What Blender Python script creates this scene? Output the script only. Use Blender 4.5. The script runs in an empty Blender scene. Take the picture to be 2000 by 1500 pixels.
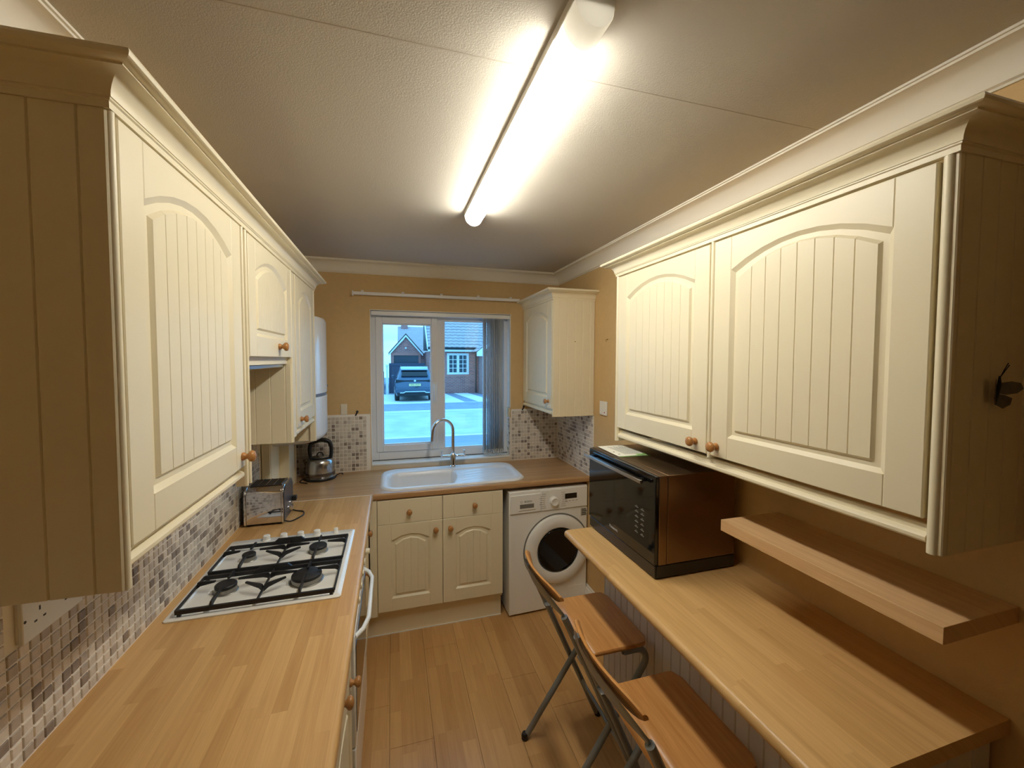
import bpy, bmesh, math, random
from mathutils import Vector, Matrix
random.seed(7)
sc = bpy.context.scene
COL = sc.collection
PI = math.pi

# ---------------------------------------------------------------- camera
CAM = Vector((0.7171, -3.1172, 1.7197)); YAW, PITCH, ROLL, FPX = 0.2858, -0.0418, 0.0025, 794.79
fwd = Vector((math.sin(YAW)*math.cos(PITCH), math.cos(YAW)*math.cos(PITCH), math.sin(PITCH)))
rgt = Vector((math.cos(YAW), -math.sin(YAW), 0)); up = rgt.cross(fwd)
r2 = rgt*math.cos(ROLL)+up*math.sin(ROLL); u2 = -rgt*math.sin(ROLL)+up*math.cos(ROLL)
cd = bpy.data.cameras.new('camera'); cam = bpy.data.objects.new('camera', cd); COL.objects.link(cam)
cam.matrix_world = Matrix(((r2.x, u2.x, -fwd.x, CAM.x), (r2.y, u2.y, -fwd.y, CAM.y), (r2.z, u2.z, -fwd.z, CAM.z), (0, 0, 0, 1)))
cd.sensor_fit = 'HORIZONTAL'; cd.sensor_width = 36.0; cd.lens = FPX/2000*36
cd.shift_x = (1000-998.82)/2000; cd.shift_y = -(750-736.23)/2000; cd.clip_start = 0.02; cd.clip_end = 300
sc.camera = cam

# ---------------------------------------------------------------- exposure, world
sc.view_settings.view_transform = 'Standard'; sc.view_settings.look = 'None'
sc.view_settings.gamma = 1.0; sc.view_settings.use_curve_mapping = False
sc.view_settings.exposure = EXPOSURE = 0.8
LAMP_STRENGTH = 27.0
LAMP_COLOR = (1.0, 0.965, 0.86)
sc.cycles.max_bounces = 10; sc.cycles.diffuse_bounces = 6; sc.cycles.glossy_bounces = 4
sc.cycles.transparent_max_bounces = 12; sc.cycles.sample_clamp_indirect = 6.0
sc.cycles.caustics_reflective = False; sc.cycles.caustics_refractive = False

def lin(c):
    return tuple((x/255/12.92 if x/255 <= .04045 else ((x/255+.055)/1.055)**2.4) for x in c)

w = bpy.data.worlds.new('dusk_sky'); sc.world = w; w.use_nodes = True
nt = w.node_tree; nt.nodes.clear()
N = nt.nodes.new; LK = nt.links.new
out = N('ShaderNodeOutputWorld'); bg = N('ShaderNodeBackground'); LK(bg.outputs[0], out.inputs[0])
tc = N('ShaderNodeTexCoord'); mp = N('ShaderNodeMapping'); LK(tc.outputs['Generated'], mp.inputs[0]); mp.inputs['Scale'].default_value = (2, 2, 9)
nz = N('ShaderNodeTexNoise'); LK(mp.outputs[0], nz.inputs['Vector']); nz.inputs['Scale'].default_value = 1.6; nz.inputs['Detail'].default_value = 4
cr = N('ShaderNodeValToRGB'); LK(nz.outputs[0], cr.inputs[0])
cr.color_ramp.elements[0].position = .35; cr.color_ramp.elements[0].color = (0.075, 0.27, 0.50, 1)
cr.color_ramp.elements[1].position = .62; cr.color_ramp.elements[1].color = (0.13, 0.38, 0.66, 1)
LK(cr.outputs[0], bg.inputs[0]); bg.inputs[1].default_value = 3.6

# ---------------------------------------------------------------- materials
MATS = {}
def newmat(name):
    m = bpy.data.materials.new(name); m.use_nodes = True; MATS[name] = m
    return m, m.node_tree, m.node_tree.nodes['Principled BSDF']
def mat(name, rgb, rough=.5, metal=0.0, bump=0.0, bscale=200, var=0.0, vscale=6, spec=.5, coat=0.0, stretch=None):
    m, t, p = newmat(name)
    c = lin(rgb); p.inputs['Base Color'].default_value = (*c, 1); p.inputs['Roughness'].default_value = rough
    p.inputs['Metallic'].default_value = metal; p.inputs['Specular IOR Level'].default_value = spec
    p.inputs['Coat Weight'].default_value = coat
    if bump or var:
        geo = t.nodes.new('ShaderNodeNewGeometry'); src = geo.outputs['Position']
        if stretch:
            mpn = t.nodes.new('ShaderNodeMapping'); mpn.inputs['Scale'].default_value = stretch
            t.links.new(src, mpn.inputs[0]); src = mpn.outputs[0]
    if bump:
        n = t.nodes.new('ShaderNodeTexNoise'); n.inputs['Scale'].default_value = bscale; n.inputs['Detail'].default_value = 3
        t.links.new(src, n.inputs['Vector'])
        b = t.nodes.new('ShaderNodeBump'); b.inputs['Strength'].default_value = bump; b.inputs['Distance'].default_value = .002
        t.links.new(n.outputs[0], b.inputs['Height']); t.links.new(b.outputs[0], p.inputs['Normal'])
    if var:
        n = t.nodes.new('ShaderNodeTexNoise'); n.inputs['Scale'].default_value = vscale; n.inputs['Detail'].default_value = 5
        t.links.new(src, n.inputs['Vector'])
        r = t.nodes.new('ShaderNodeValToRGB'); t.links.new(n.outputs[0], r.inputs[0])
        r.color_ramp.elements[0].position = .3; r.color_ramp.elements[1].position = .7
        r.color_ramp.elements[0].color = (*[x*(1-var) for x in c], 1); r.color_ramp.elements[1].color = (*[min(1, x*(1+var)) for x in c], 1)
        t.links.new(r.outputs[0], p.inputs['Base Color'])
    return m
def emis(name, rgb, strength):
    m, t, p = newmat(name)
    p.inputs['Base Color'].default_value = (.9, .9, .88, 1)
    p.inputs['Emission Color'].default_value = (*rgb, 1); p.inputs['Emission Strength'].default_value = strength
    return m
def wood(name, along, ca, cb, sw=.04, sl=.4, rough=.35, grain=.25, joint=.25, spec=.5, seed=0.0, obj=False):
    """strips running along axis `along` (0,1,2), tone per strip, fine stretched grain"""
    m, t, p = newmat(name)
    def n(k): return t.nodes.new(k)
    L = t.links.new
    def mth(op, a, b=None):
        k = n('ShaderNodeMath'); k.operation = op
        for i, v in enumerate((a, b)):
            if v is None: continue
            if isinstance(v, (int, float)): k.inputs[i].default_value = v
            else: L(v, k.inputs[i])
        return k.outputs[0]
    if obj:
        src = n('ShaderNodeTexCoord').outputs['Object']
    else:
        src = n('ShaderNodeNewGeometry').outputs['Position']
    sp = n('ShaderNodeSeparateXYZ'); L(src, sp.inputs[0])
    a = sp.outputs[along]; others = [i for i in range(3) if i != along]
    if along in (0, 1):
        c = mth('ADD', sp.outputs[1-along], mth('MULTIPLY', sp.outputs[2], 1.0))
    else:
        c = mth('ADD', sp.outputs[0], sp.outputs[1])
    cs = mth('DIVIDE', mth('ADD', c, 10.0+seed), sw); i = mth('FLOOR', cs)
    wn = n('ShaderNodeTexWhiteNoise'); wn.noise_dimensions = '1D'; L(i, wn.inputs['W'])
    al = mth('ADD', mth('DIVIDE', mth('ADD', a, 20.0), sl), mth('MULTIPLY', wn.outputs['Value'], 7.3)); j = mth('FLOOR', al)
    cb2 = n('ShaderNodeCombineXYZ'); L(i, cb2.inputs[0]); L(j, cb2.inputs[1])
    w2 = n('ShaderNodeTexWhiteNoise'); w2.noise_dimensions = '2D'; L(cb2.outputs[0], w2.inputs['Vector'])
    # grain
    g = n('ShaderNodeCombineXYZ'); L(mth('MULTIPLY', a, 3.0), g.inputs[0]); L(mth('MULTIPLY', c, 55.0), g.inputs[1]); L(mth('MULTIPLY', w2.outputs['Value'], 30.0), g.inputs[2])
    gn = n('ShaderNodeTexNoise'); gn.inputs['Scale'].default_value = 1.0; gn.inputs['Detail'].default_value = 4; gn.inputs['Distortion'].default_value = .6; L(g.outputs[0], gn.inputs['Vector'])
    g2 = n('ShaderNodeCombineXYZ'); L(mth('MULTIPLY', a, 9.0), g2.inputs[0]); L(mth('MULTIPLY', c, 320.0), g2.inputs[1]); L(mth('MULTIPLY', w2.outputs['Value'], 13.0), g2.inputs[2])
    gn2 = n('ShaderNodeTexNoise'); gn2.inputs['Scale'].default_value = 1.0; gn2.inputs['Detail'].default_value = 2; L(g2.outputs[0], gn2.inputs['Vector'])
    gr = mth('ADD', mth('MULTIPLY', gn.outputs[0], .65), mth('MULTIPLY', gn2.outputs[0], .35))
    f = mth('ADD', mth('MULTIPLY', w2.outputs['Value'], 1-grain), mth('MULTIPLY', mth('SUBTRACT', mth('MULTIPLY', gr, 3.0), 1.0), grain))
    mx = n('ShaderNodeMix'); mx.data_type = 'RGBA'; mx.clamp_factor = True; L(f, mx.inputs['Factor'])
    mx.inputs[6].default_value = (*lin(ca), 1); mx.inputs[7].default_value = (*lin(cb), 1)
    fr = mth('FRACT', cs); ed = mth('MINIMUM', fr, mth('SUBTRACT', 1.0, fr))
    lt = mth('LESS_THAN', ed, .018)
    fa = mth('FRACT', al); lt2 = mth('LESS_THAN', fa, .0035)
    jj = mth('MULTIPLY', mth('MAXIMUM', lt, lt2), joint)
    mx2 = n('ShaderNodeMix'); mx2.data_type = 'RGBA'; L(jj, mx2.inputs['Factor']); L(mx.outputs[2], mx2.inputs[6])
    mx2.inputs[7].default_value = (*[v*.45 for v in lin(ca)], 1)
    L(mx2.outputs[2], p.inputs['Base Color']); p.inputs['Roughness'].default_value = rough; p.inputs['Specular IOR Level'].default_value = spec
    b = n('ShaderNodeBump'); b.inputs['Strength'].default_value = .08; b.inputs['Distance'].default_value = .001; L(gn2.outputs[0], b.inputs['Height']); L(b.outputs[0], p.inputs['Normal'])
    return m

CREAM = mat('cream_vinyl', (231, 221, 192), .38, bump=.06, bscale=900)
CREAMI = mat('cream_board', (226, 216, 188), .45)
WALLP = mat('yellow_wallpaint', (208, 176, 124), .75, bump=.25, bscale=260, var=.03, vscale=30)
CEILP = mat('stippled_ceiling_paint', (196, 189, 176), .9, bump=.4, bscale=330)
COVE = mat('white_coving_paint', (228, 221, 206), .7)
WHITEG = mat('white_gloss_trim', (232, 230, 224), .3)
UPVC = mat('white_upvc', (225, 224, 224), .3)
GROUT = mat('pale_grout', (238, 232, 222), .8)
T1 = mat('mosaic_cream', (216, 206, 191), .3, var=.08, vscale=70)
T2 = mat('mosaic_light_grey', (200, 190, 177), .3, var=.10, vscale=80)
T3 = mat('mosaic_taupe', (176, 164, 151), .3, var=.12, vscale=80)
T4 = mat('mosaic_dark_taupe', (140, 127, 116), .3, var=.15, vscale=90)
OAK_Y = wood('beech_block_along_y', 1, (184, 140, 86), (218, 178, 120), sw=.034, sl=.42, rough=.34, grain=.5, joint=.10)
OAK_X = wood('beech_block_along_x', 0, (160, 122, 82), (196, 158, 112), sw=.022, sl=.9, rough=.32, grain=.5, joint=.08)
BARW = wood('beech_bar_along_y', 1, (190, 148, 90), (222, 182, 122), sw=.030, sl=.6, rough=.36, seed=.3, grain=.55, joint=.06)
FLOORW = wood('oak_laminate_floor', 1, (174, 130, 78), (208, 166, 110), sw=.065, sl=.42, rough=.3, grain=.4, joint=.15, seed=.11)
SHELFW = wood('beech_shelf', 1, (206, 164, 116), (228, 192, 144), sw=.3, sl=5, rough=.4, grain=.85, joint=0)
STOOLW = wood('honey_plywood', 1, (186, 126, 64), (216, 160, 96), sw=.4, sl=5, rough=.32, grain=.9, joint=0)
KNOBW = mat('turned_oak_knob', (172, 120, 66), .28, var=.12, vscale=40, stretch=(3, 1, 1))
CHROME = mat('chrome', (225, 225, 228), .06, 1.0)
STEEL = mat('brushed_steel', (190, 188, 186), .22, 1.0, stretch=(4, 4, 300), bump=.03, bscale=8)
TUBE = mat('grey_painted_tube', (136, 140, 140), .3, .5)
BLACK = mat('black_plastic', (20, 19, 19), .35)
BLACKM = mat('black_cast_iron', (24, 23, 24), .5)
BGLASS = mat('black_glass', (9, 9, 10), .06, spec=.6)
BRONZE = mat('bronze_steel', (128, 104, 78), .33, .9)
WHITEP = mat('white_enamel', (236, 236, 232), .2)
SINKM = mat('white_composite', (226, 226, 226), .28)
DARKT = mat('dark_tint_glass', (18, 18, 20), .05)
PAPER = mat('white_paper', (228, 226, 214), .7)
GREENP = mat('green_print', (130, 178, 96), .6)
INK = mat('printed_ink', (60, 58, 56), .6)
INKL = mat('white_print', (205, 205, 205), .6)
VANE = mat('blind_fabric', (214, 217, 220), .8)
_t = VANE.node_tree; _p = _t.nodes['Principled BSDF']; _o = _t.nodes['Material Output']; _m = _t.nodes.new('ShaderNodeMixShader'); _l = _t.nodes.new('ShaderNodeBsdfTranslucent')
_l.inputs[0].default_value = (.8, .8, .8, 1); _m.inputs[0].default_value = .3
_t.links.new(_p.outputs[0], _m.inputs[1]); _t.links.new(_l.outputs[0], _m.inputs[2]); _t.links.new(_m.outputs[0], _o.inputs[0])
CORDM = mat('dark_cord', (28, 22, 24), .5)
LAMPE = emis('lit_diffuser', LAMP_COLOR, LAMP_STRENGTH)
LAMPW = mat('lamp_end_plastic', (226, 224, 218), .45)
_t = LAMPW.node_tree; _p = _t.nodes['Principled BSDF']; _o = _t.nodes['Material Output']; _m = _t.nodes.new('ShaderNodeMixShader'); _l = _t.nodes.new('ShaderNodeBsdfTranslucent')
_l.inputs[0].default_value = (.8, .78, .74, 1); _m.inputs[0].default_value = .035
_t.links.new(_p.outputs[0], _m.inputs[1]); _t.links.new(_l.outputs[0], _m.inputs[2]); _t.links.new(_m.outputs[0], _o.inputs[0])
def glassmat(name, tint, gloss=.08):
    m = bpy.data.materials.new(name); m.use_nodes = True; t = m.node_tree; t.nodes.clear()
    o = t.nodes.new('ShaderNodeOutputMaterial'); mx = t.nodes.new('ShaderNodeMixShader'); tr = t.nodes.new('ShaderNodeBsdfTransparent'); gl = t.nodes.new('ShaderNodeBsdfGlossy')
    tr.inputs[0].default_value = (*tint, 1); gl.inputs['Roughness'].default_value = .02; mx.inputs[0].default_value = gloss
    t.links.new(tr.outputs[0], mx.inputs[1]); t.links.new(gl.outputs[0], mx.inputs[2]); t.links.new(mx.outputs[0], o.inputs[0])
    return m
PANE = glassmat('clear_pane', (.97, .98, 1.0), .05)

# ---------------------------------------------------------------- mesh builder
class B:
    def __init__(s): s.v = []; s.f = []; s.m = []; s.mi = 0
    def add(s, vs, fs):
        o = len(s.v); s.v += [tuple(x) for x in vs]
        for f in fs: s.f.append(tuple(o+i for i in f)); s.m.append(s.mi)
        return s
    def box(s, x0, y0, z0, x1, y1, z1):
        x0, x1 = min(x0, x1), max(x0, x1); y0, y1 = min(y0, y1), max(y0, y1); z0, z1 = min(z0, z1), max(z0, z1)
        return s.add([(x0,y0,z0),(x1,y0,z0),(x1,y1,z0),(x0,y1,z0),(x0,y0,z1),(x1,y0,z1),(x1,y1,z1),(x0,y1,z1)],
                     [(0,3,2,1),(4,5,6,7),(0,1,5,4),(1,2,6,5),(2,3,7,6),(3,0,4,7)])
    def lathe(s, prof, c, ax=(0,0,1), n=20):
        a = Vector(ax).normalized(); b = a.orthogonal().normalized(); d = a.cross(b); c = Vector(c); vs = []; fs = []
        for (r, h) in prof:
            for k in range(n):
                t = 2*PI*k/n; vs.append(c+a*h+(b*math.cos(t)+d*math.sin(t))*r)
        for i in range(len(prof)-1):
            for k in range(n):
                k2 = (k+1) % n; fs.append((i*n+k, i*n+k2, (i+1)*n+k2, (i+1)*n+k))
        fs.append(tuple(reversed(range(n)))); fs.append(tuple((len(prof)-1)*n+k for k in range(n)))
        return s.add(vs, fs)
    def tube(s, pts, r, n=10, flat=None):
        pts = [Vector(p) for p in pts]; vs = []; fs = []; m = len(pts); ref = None
        for i, p in enumerate(pts):
            t = ((pts[i+1]-p).normalized() if i < m-1 else Vector()) + ((p-pts[i-1]).normalized() if i else Vector())
            t.normalize()
            if ref is None: ref = t.orthogonal().normalized()
            ref = (ref-t*ref.dot(t)).normalized(); d = t.cross(ref)
            rr = r[i] if isinstance(r, (list, tuple)) else r
            for k in range(n):
                a = 2*PI*k/n; vs.append(p+(ref*math.cos(a)+d*math.sin(a))*rr)
        for i in range(m-1):
            for k in range(n):
                k2 = (k+1) % n; fs.append((i*n+k, i*n+k2, (i+1)*n+k2, (i+1)*n+k))
        fs.append(tuple(reversed(range(n)))); fs.append(tuple((m-1)*n+k for k in range(n)))
        return s.add(vs, fs)
    def prism(s, poly, h0, h1, fn):
        """poly 2-D points (a,b); fn(a,b,h)->xyz"""
        n = len(poly); vs = [fn(a, b, h0) for a, b in poly]+[fn(a, b, h1) for a, b in poly]
        fs = [tuple(reversed(range(n))), tuple(range(n, 2*n))]+[(i, (i+1) % n, n+(i+1) % n, n+i) for i in range(n)]
        return s.add(vs, fs)
    def loft(s, rings, closed=True, caps=True):
        n = len(rings[0]); vs = [p for r in rings for p in r]; fs = []
        for i in range(len(rings)-1):
            for k in range(n if closed else n-1):
                k2 = (k+1) % n; fs.append((i*n+k, i*n+k2, (i+1)*n+k2, (i+1)*n+k))
        if caps: fs += [tuple(reversed(range(n))), tuple((len(rings)-1)*n+k for k in range(n))]
        return s.add(vs, fs)
    def map(s, fn): s.v = [tuple(fn(*p)) for p in s.v]; return s

def mesh(name, b, mats, bevel=0, smooth=30, recalc=True):
    me = bpy.data.meshes.new(name); me.from_pydata([tuple(v) for v in b.v], [], b.f)
    ms = mats if isinstance(mats, (list, tuple)) else [mats]
    for m in ms: me.materials.append(m)
    for p, i in zip(me.polygons, b.m): p.material_index = i
    if recalc:
        bm = bmesh.new(); bm.from_mesh(me); bmesh.ops.recalc_face_normals(bm, faces=bm.faces); bm.to_mesh(me); bm.free()
    me.update()
    if smooth:
        me.polygons.foreach_set('use_smooth', [True]*len(me.polygons)); me.set_sharp_from_angle(angle=math.radians(smooth))
    return me
def adopt(o, parent):
    o.parent = parent
    if parent.parent is None: o.matrix_parent_inverse = Matrix.Translation(-parent.location)
def obj(name, b, mats, parent=None, bevel=0, smooth=30, seg=2, label=None):
    o = bpy.data.objects.new(name, mesh(name, b, mats, bevel, smooth)); COL.objects.link(o)
    if bevel:
        md = o.modifiers.new('edge', 'BEVEL'); md.width = bevel; md.segments = seg; md.limit_method = 'ANGLE'; md.angle_limit = math.radians(40); md.harden_normals = False
    if parent is not None: adopt(o, parent)
    if label: o['label'] = label
    return o
def thing(name, label, cat, loc, group=None):
    o = bpy.data.objects.new(name, None); COL.objects.link(o); o.location = loc; o.empty_display_size = .05
    o['label'] = label; o['category'] = cat
    if group: o['group'] = group
    return o
def tag(o, label, cat, group=None):
    o['label'] = label; o['category'] = cat
    if group: o['group'] = group
    return o
def struct(name, b, m, parent=None, bevel=0, smooth=30):
    o = obj(name, b, m, parent, bevel, smooth)
    if parent is None: o['kind'] = 'structure'
    return o
def text(name, s, size, loc, right, upv, m, parent, ext=.0004, align='CENTER'):
    cu = bpy.data.curves.new(name, 'FONT'); cu.body = s; cu.size = size; cu.align_x = align; cu.align_y = 'CENTER'; cu.extrude = ext; cu.resolution_u = 3
    t = bpy.data.objects.new(name, cu); COL.objects.link(t)
    r = Vector(right).normalized(); u = Vector(upv).normalized(); n = r.cross(u); l = Vector(loc)
    M = Matrix(((r.x, u.x, n.x, l.x), (r.y, u.y, n.y, l.y), (r.z, u.z, n.z, l.z), (0, 0, 0, 1)))
    dg = bpy.context.evaluated_depsgraph_get(); me = bpy.data.meshes.new_from_object(t.evaluated_get(dg)); me.transform(M); me.materials.clear(); me.materials.append(m)
    bpy.data.objects.remove(t); bpy.data.curves.remove(cu)
    o = bpy.data.objects.new(name, me); COL.objects.link(o)
    if parent is not None: adopt(o, parent)
    return o
def sweep(b, prof, path, side=1, closed=False):
    """prof (offset, z) swept along xy path, offset to the `side` (1 = right of travel)"""
    n = len(path); rings = []
    P = [Vector((x, y)) for x, y in path]
    for i in range(n):
        d0 = (P[i]-P[i-1]).normalized() if (i or closed) else None
        d1 = (P[(i+1) % n]-P[i]).normalized() if (i < n-1 or closed) else None
        d0 = d0 or d1; d1 = d1 or d0
        n0 = Vector((d0.y, -d0.x))*side; n1 = Vector((d1.y, -d1.x))*side
        mt = (n0+n1)/max(.2, 1+n0.dot(n1))
        rings.append([(P[i].x+mt.x*o, P[i].y+mt.y*o, z) for o, z in prof])
    if closed: rings.append(rings[0])
    return b.loft(rings, True, not closed)
def rrect(x0, y0, x1, y1, r, n=6):
    out = []
    for cx, cy, a0 in ((x1-r, y1-r, 0), (x0+r, y1-r, 90), (x0+r, y0+r, 180), (x1-r, y0+r, 270)):
        for k in range(n+1):
            a = math.radians(a0+90*k/n); out.append((cx+r*math.cos(a), cy+r*math.sin(a)))
    return out
# ================================================================ room shell
W, H, XU, YN = 2.038, 2.4135, 0.2886, -4.25
WX0, WX1, WZ0, WZ1 = .568, 1.627, .955, 2.081          # window opening
struct('wall_left', B().box(-.1, YN, 0, 0, .15, H), WALLP)
struct('wall_right', B().box(W, YN, 0, W+.1, .15, H), WALLP)
struct('wall_near', B().box(-.1, YN-.1, 0, W+.1, YN, H), mat('bounce_cut_dark_wallpaint', (58, 55, 50), .8))  # unseen wall behind the camera, colour darkened to cut bounce light
b = B().box(0, 0, -.3, WX0, .15, H).box(WX1, 0, -.3, W, .15, H).box(WX0, 0, -.3, WX1, .15, WZ0-.012).box(WX0, 0, WZ1, WX1, .15, H)
struct('wall_back', b, WALLP)
ceiling = struct('ceiling', B().box(-.1, YN-.1, H, W+.1, .15, H+.1), CEILP)
# faint board joint in the ceiling paint
struct('trim_2', B().box(.0, -2.1735, H-.0006, W, -2.1705, H+.001), mat('ceiling_seam', (188, 178, 162), .9))
# coving
prof = [(0, H), (.083, H), (.083, H-.006), (.077, H-.006)]
for k in range(9):
    a = PI/2*k/8
    prof.append((.077-.064*math.sin(a)*1.0, (H-.077+.064*math.cos(a)*1.0)-.0 if False else H-.083+.0+.077-.0-.064*(1-math.cos(a))-.0*0 if False else H-.012-.062*(1-math.cos(a))))
prof += [(.006, H-.077), (.006, H-.083), (0, H-.083)]
b = sweep(B(), prof, [(0, YN), (0, 0), (W, 0), (W, YN)], side=1, closed=True)
struct('trim_1', b, COVE)
# skirting on the right wall
skp = [(0, 0), (.018, 0), (.018, .09), (.014, .098), (.014, .106), (.009, .112), (.007, .124), (0, .13)]
struct('baseboard_right', sweep(B(), skp, [(W, -.0), (W, YN)], side=1), WHITEG)
struct('baseboard_near', sweep(B(), skp, [(W, YN), (0, YN)], side=1), WHITEG)

# floor: laminate boards, each a part
floor = struct('floor', B().box(-.1, YN-.1, -.05, W+.1, .15, -.009), CREAMI)
bw, bl = .193, 1.29
cols = int(math.ceil(W/bw))
fm = {}
for i in range(cols):
    x0 = max(0, i*bw-.08); x1 = min(W, (i+1)*bw-.08)
    y = -.02-[.0, .7, .35, 1.05][i % 4]
    y1 = -.0
    while y1 > YN+.01:
        y0 = max(YN, y)
        if y1-y0 > .02:
            key = (round(x1-x0, 4), round(y1-y0, 4))
            if key not in fm:
                fm[key] = mesh('floor_board', B().box(-(x1-x0)/2+.0004, -(y1-y0)/2+.0004, -.008, (x1-x0)/2-.0004, (y1-y0)/2-.0004, 0), FLOORW)
            o = bpy.data.objects.new('floor_board', fm[key]); COL.objects.link(o); o.location = ((x0+x1)/2, (y0+y1)/2, 0)
            md = o.modifiers.new('edge', 'BEVEL'); md.width = .0009; md.segments = 1
            o.parent = floor
        y1 = y0; y = y0-bl

# ================================================================ cupboard doors, knobs
def door(w, h, fn, stile=.07, side_top=.105, rise=.056, bot=.072, th=.018, pitch=.047):
    b = B(); hw = w/2-stile; c = w/2; sp = h-side_top
    nP = max(3, round((2*hw-.046)/pitch)); T = [(0, -.0015), (.002/(2*hw), 0)]
    g = .0016/(2*hw)
    grooves = []
    for k in range(1, nP):
        t = k/nP; T += [(t-g, 0), (t, 1), (t+g, 0)]; grooves.append(t)
    T += [(1-.002/(2*hw), 0), (1, -.0015)]
    rings = []
    for ins, n in ((0, 0), (.011, -.009), (.023, -.0085), (.029, -.0015)):
        hh = hw-ins; bp = []; tp = []
        for t, q in T:
            u = c-hh+2*hh*t; vt = sp-ins+rise*(1-((u-c)/hh)**2)
            dn = (-.0022 if q == 1 else 0) if ins > .028 else 0
            if ins == 0 and q == -.0015: dn = -.0015
            bp.append((u, bot+ins, n+dn)); tp.append((u, vt, n+dn))
        rings.append((bp, tp))
    m = len(T)
    loops = [bp+tp[::-1] for bp, tp in rings]
    b.loft(loops, True, False)
    bp, tp = rings[-1]
    b.add(bp+tp, [(i, i+1, m+i+1, m+i) for i in range(m-1)])
    # rails
    e = .002; bp, tp = rings[0]
    b.add(tp+[(u, h-e, n) for u, v, n in tp], [(i, i+1, m+i+1, m+i) for i in range(m-1)])
    b.add([(u, e, n) for u, v, n in bp]+bp, [(i, i+1, m+i+1, m+i) for i in range(m-1)])
    for a0, a1, a2 in ((e, stile-.002, stile), (w-e, w-stile+.002, w-stile)):
        b.add([(a0, e, 0), (a1, e, 0), (a2, e, -.0015), (a0, h-e, 0), (a1, h-e, 0), (a2, h-e, -.0015)], [(0, 1, 4, 3), (1, 2, 5, 4)])
    def R(i, n): return [(i, i, n), (w-i, i, n), (w-i, h-i, n), (i, h-i, n)]
    b.loft([R(e, 0), R(0, -.002), R(0, -th)], True, False); b.add(R(0, -th), [(0, 1, 2, 3)])
    return b.map(fn)
def drawer_front(w, h, fn, th=.018, stile=.07):
    b = B(); e = .002; us = [e, stile-.0015, stile, stile+.0015, w-stile-.0015, w-stile, w-stile+.0015, w-e]; ns = [0, 0, -.0016, 0, 0, -.0016, 0, 0]
    b.add([(u, e, n) for u, n in zip(us, ns)]+[(u, h-e, n) for u, n in zip(us, ns)], [(i, i+1, 9+i, 8+i) for i in range(7)])
    def R(i, n): return [(i, i, n), (w-i, i, n), (w-i, h-i, n), (i, h-i, n)]
    b.loft([R(e, 0), R(0, -.002), R(0, -th)], True, False); b.add(R(0, -th), [(0, 1, 2, 3)])
    return b.map(fn)
KP = [(.0115, 0), (.0125, .002), (.0115, .006), (.008, .010), (.0075, .013), (.011, .017), (.0158, .021), (.0172, .026), (.0155, .031), (.010, .0345), (.004, .0358)]
def knob(pos, ax, parent):
    return obj('knob', B().lathe(KP, pos, ax, 20), KNOBW, parent, smooth=60)

# cornice profile: (outward offset, z)
def corn(z0=2.118, z1=2.186):
    h = z1-z0
    p = [(-.016, z0), (.002, z0), (.002, z0+.16*h), (.005, z0+.19*h), (.005, z0+.24*h)]
    for k in range(7):
        a = PI/2*k/6; p.append((.007+.031*(1-math.cos(a)), z0+.24*h+.46*h*math.sin(a)))
    p += [(.041, z0+.70*h), (.041, z0+.75*h), (.050, z0+.76*h), (.056, z0+.81*h), (.058, z0+.88*h), (.056, z0+.96*h), (.050, z1), (-.016, z1)]
    return p
def pilaster(b, cx, cy, z0, z1, r=.0092, n=14):
    return b.lathe([(r, z0), (r, z1)], (cx, cy, 0), (0, 0, 1), n)
def boards(parent, name, fn, u0, u1, v0, v1, pitch, th, start=None, m=None, cv=.0022):
    """tongue-and-groove boards filling u0..u1 as separate pieces; fn(u,v,n)->xyz, front at n=0"""
    u = u0; first = start if start else pitch; k = 0
    while u < u1-.002:
        e = min(u1, u+(first if k == 0 else pitch))
        c = cv; bb = B()
        bb.loft([[(u, v0, -th), (u, v0, -c), (u+c, v0, 0), (e-c, v0, 0), (e, v0, -c), (e, v0, -th)],
                 [(u, v1, -th), (u, v1, -c), (u+c, v1, 0), (e-c, v1, 0), (e, v1, -c), (e, v1, -th)]])
        obj(name, bb.map(fn), m or CREAM, parent, smooth=0)
        u = e; k += 1
PELM = [(0, 0), (.020, 0), (.0225, .004), (.0225, .011), (.018, .016), (.010, .019), (.010, .034), (0, .034)]   # light-rail profile

ULT, ULB, ULP = 2.116, 1.3975, 1.364
FL = lambda u, v, n: (XU+n, u, v)
# ---------- left wall cupboards
def left_cab(name, label, y0, y1, z0, z1, carc_y0, carc_y1, door_z0, knob_at, pelmet=True, pils=()):
    t = thing(name, label, 'wall cupboard', (.14, (y0+y1)/2, z0))
    obj('carcass', B().box(.0015, carc_y0, z0, XU-.0195, carc_y1, z1), CREAMI, t)
    h = ULT-door_z0
    d = obj('door', door(y1-y0, h, lambda u, v, n: (XU+n, y0+u, door_z0+v), side_top=.105 if h > .5 else .10, bot=.07 if h > .5 else .068), CREAM, t, smooth=25)
    knob((XU, *knob_at), (1, 0, 0), d)
    if pelmet:
        obj('light_rail', sweep(B(), [(o, z+ULP-.0) for o, z in PELM], [(XU-.026, y1+.0), (XU-.026, y0)], side=-1), CREAM, t)
    for cy, zz0 in pils:
        b = pilaster(B(), XU-.0045, cy, zz0, 2.1175, .0062).box(XU-.03, cy-.0075, zz0, XU-.006, cy+.0075, 2.1175)
        obj('pilaster', b, CREAM, t, smooth=40)
    return t
c1 = left_cab('wall_cupboard', 'cream arch panelled wall cupboard nearest the gas hob and sockets', -2.2775, -1.717, ULB-.002, 2.1175, -2.284, -1.68, ULB, (-1.691-.052, 1.431), True, [(-2.2885, 1.331), (-1.6985, 1.331)])
ep = obj('end_panel', B().box(.0015, -2.2905, 1.3325, XU-.03, -2.2845, 2.1175), CREAMI, c1)
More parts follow.
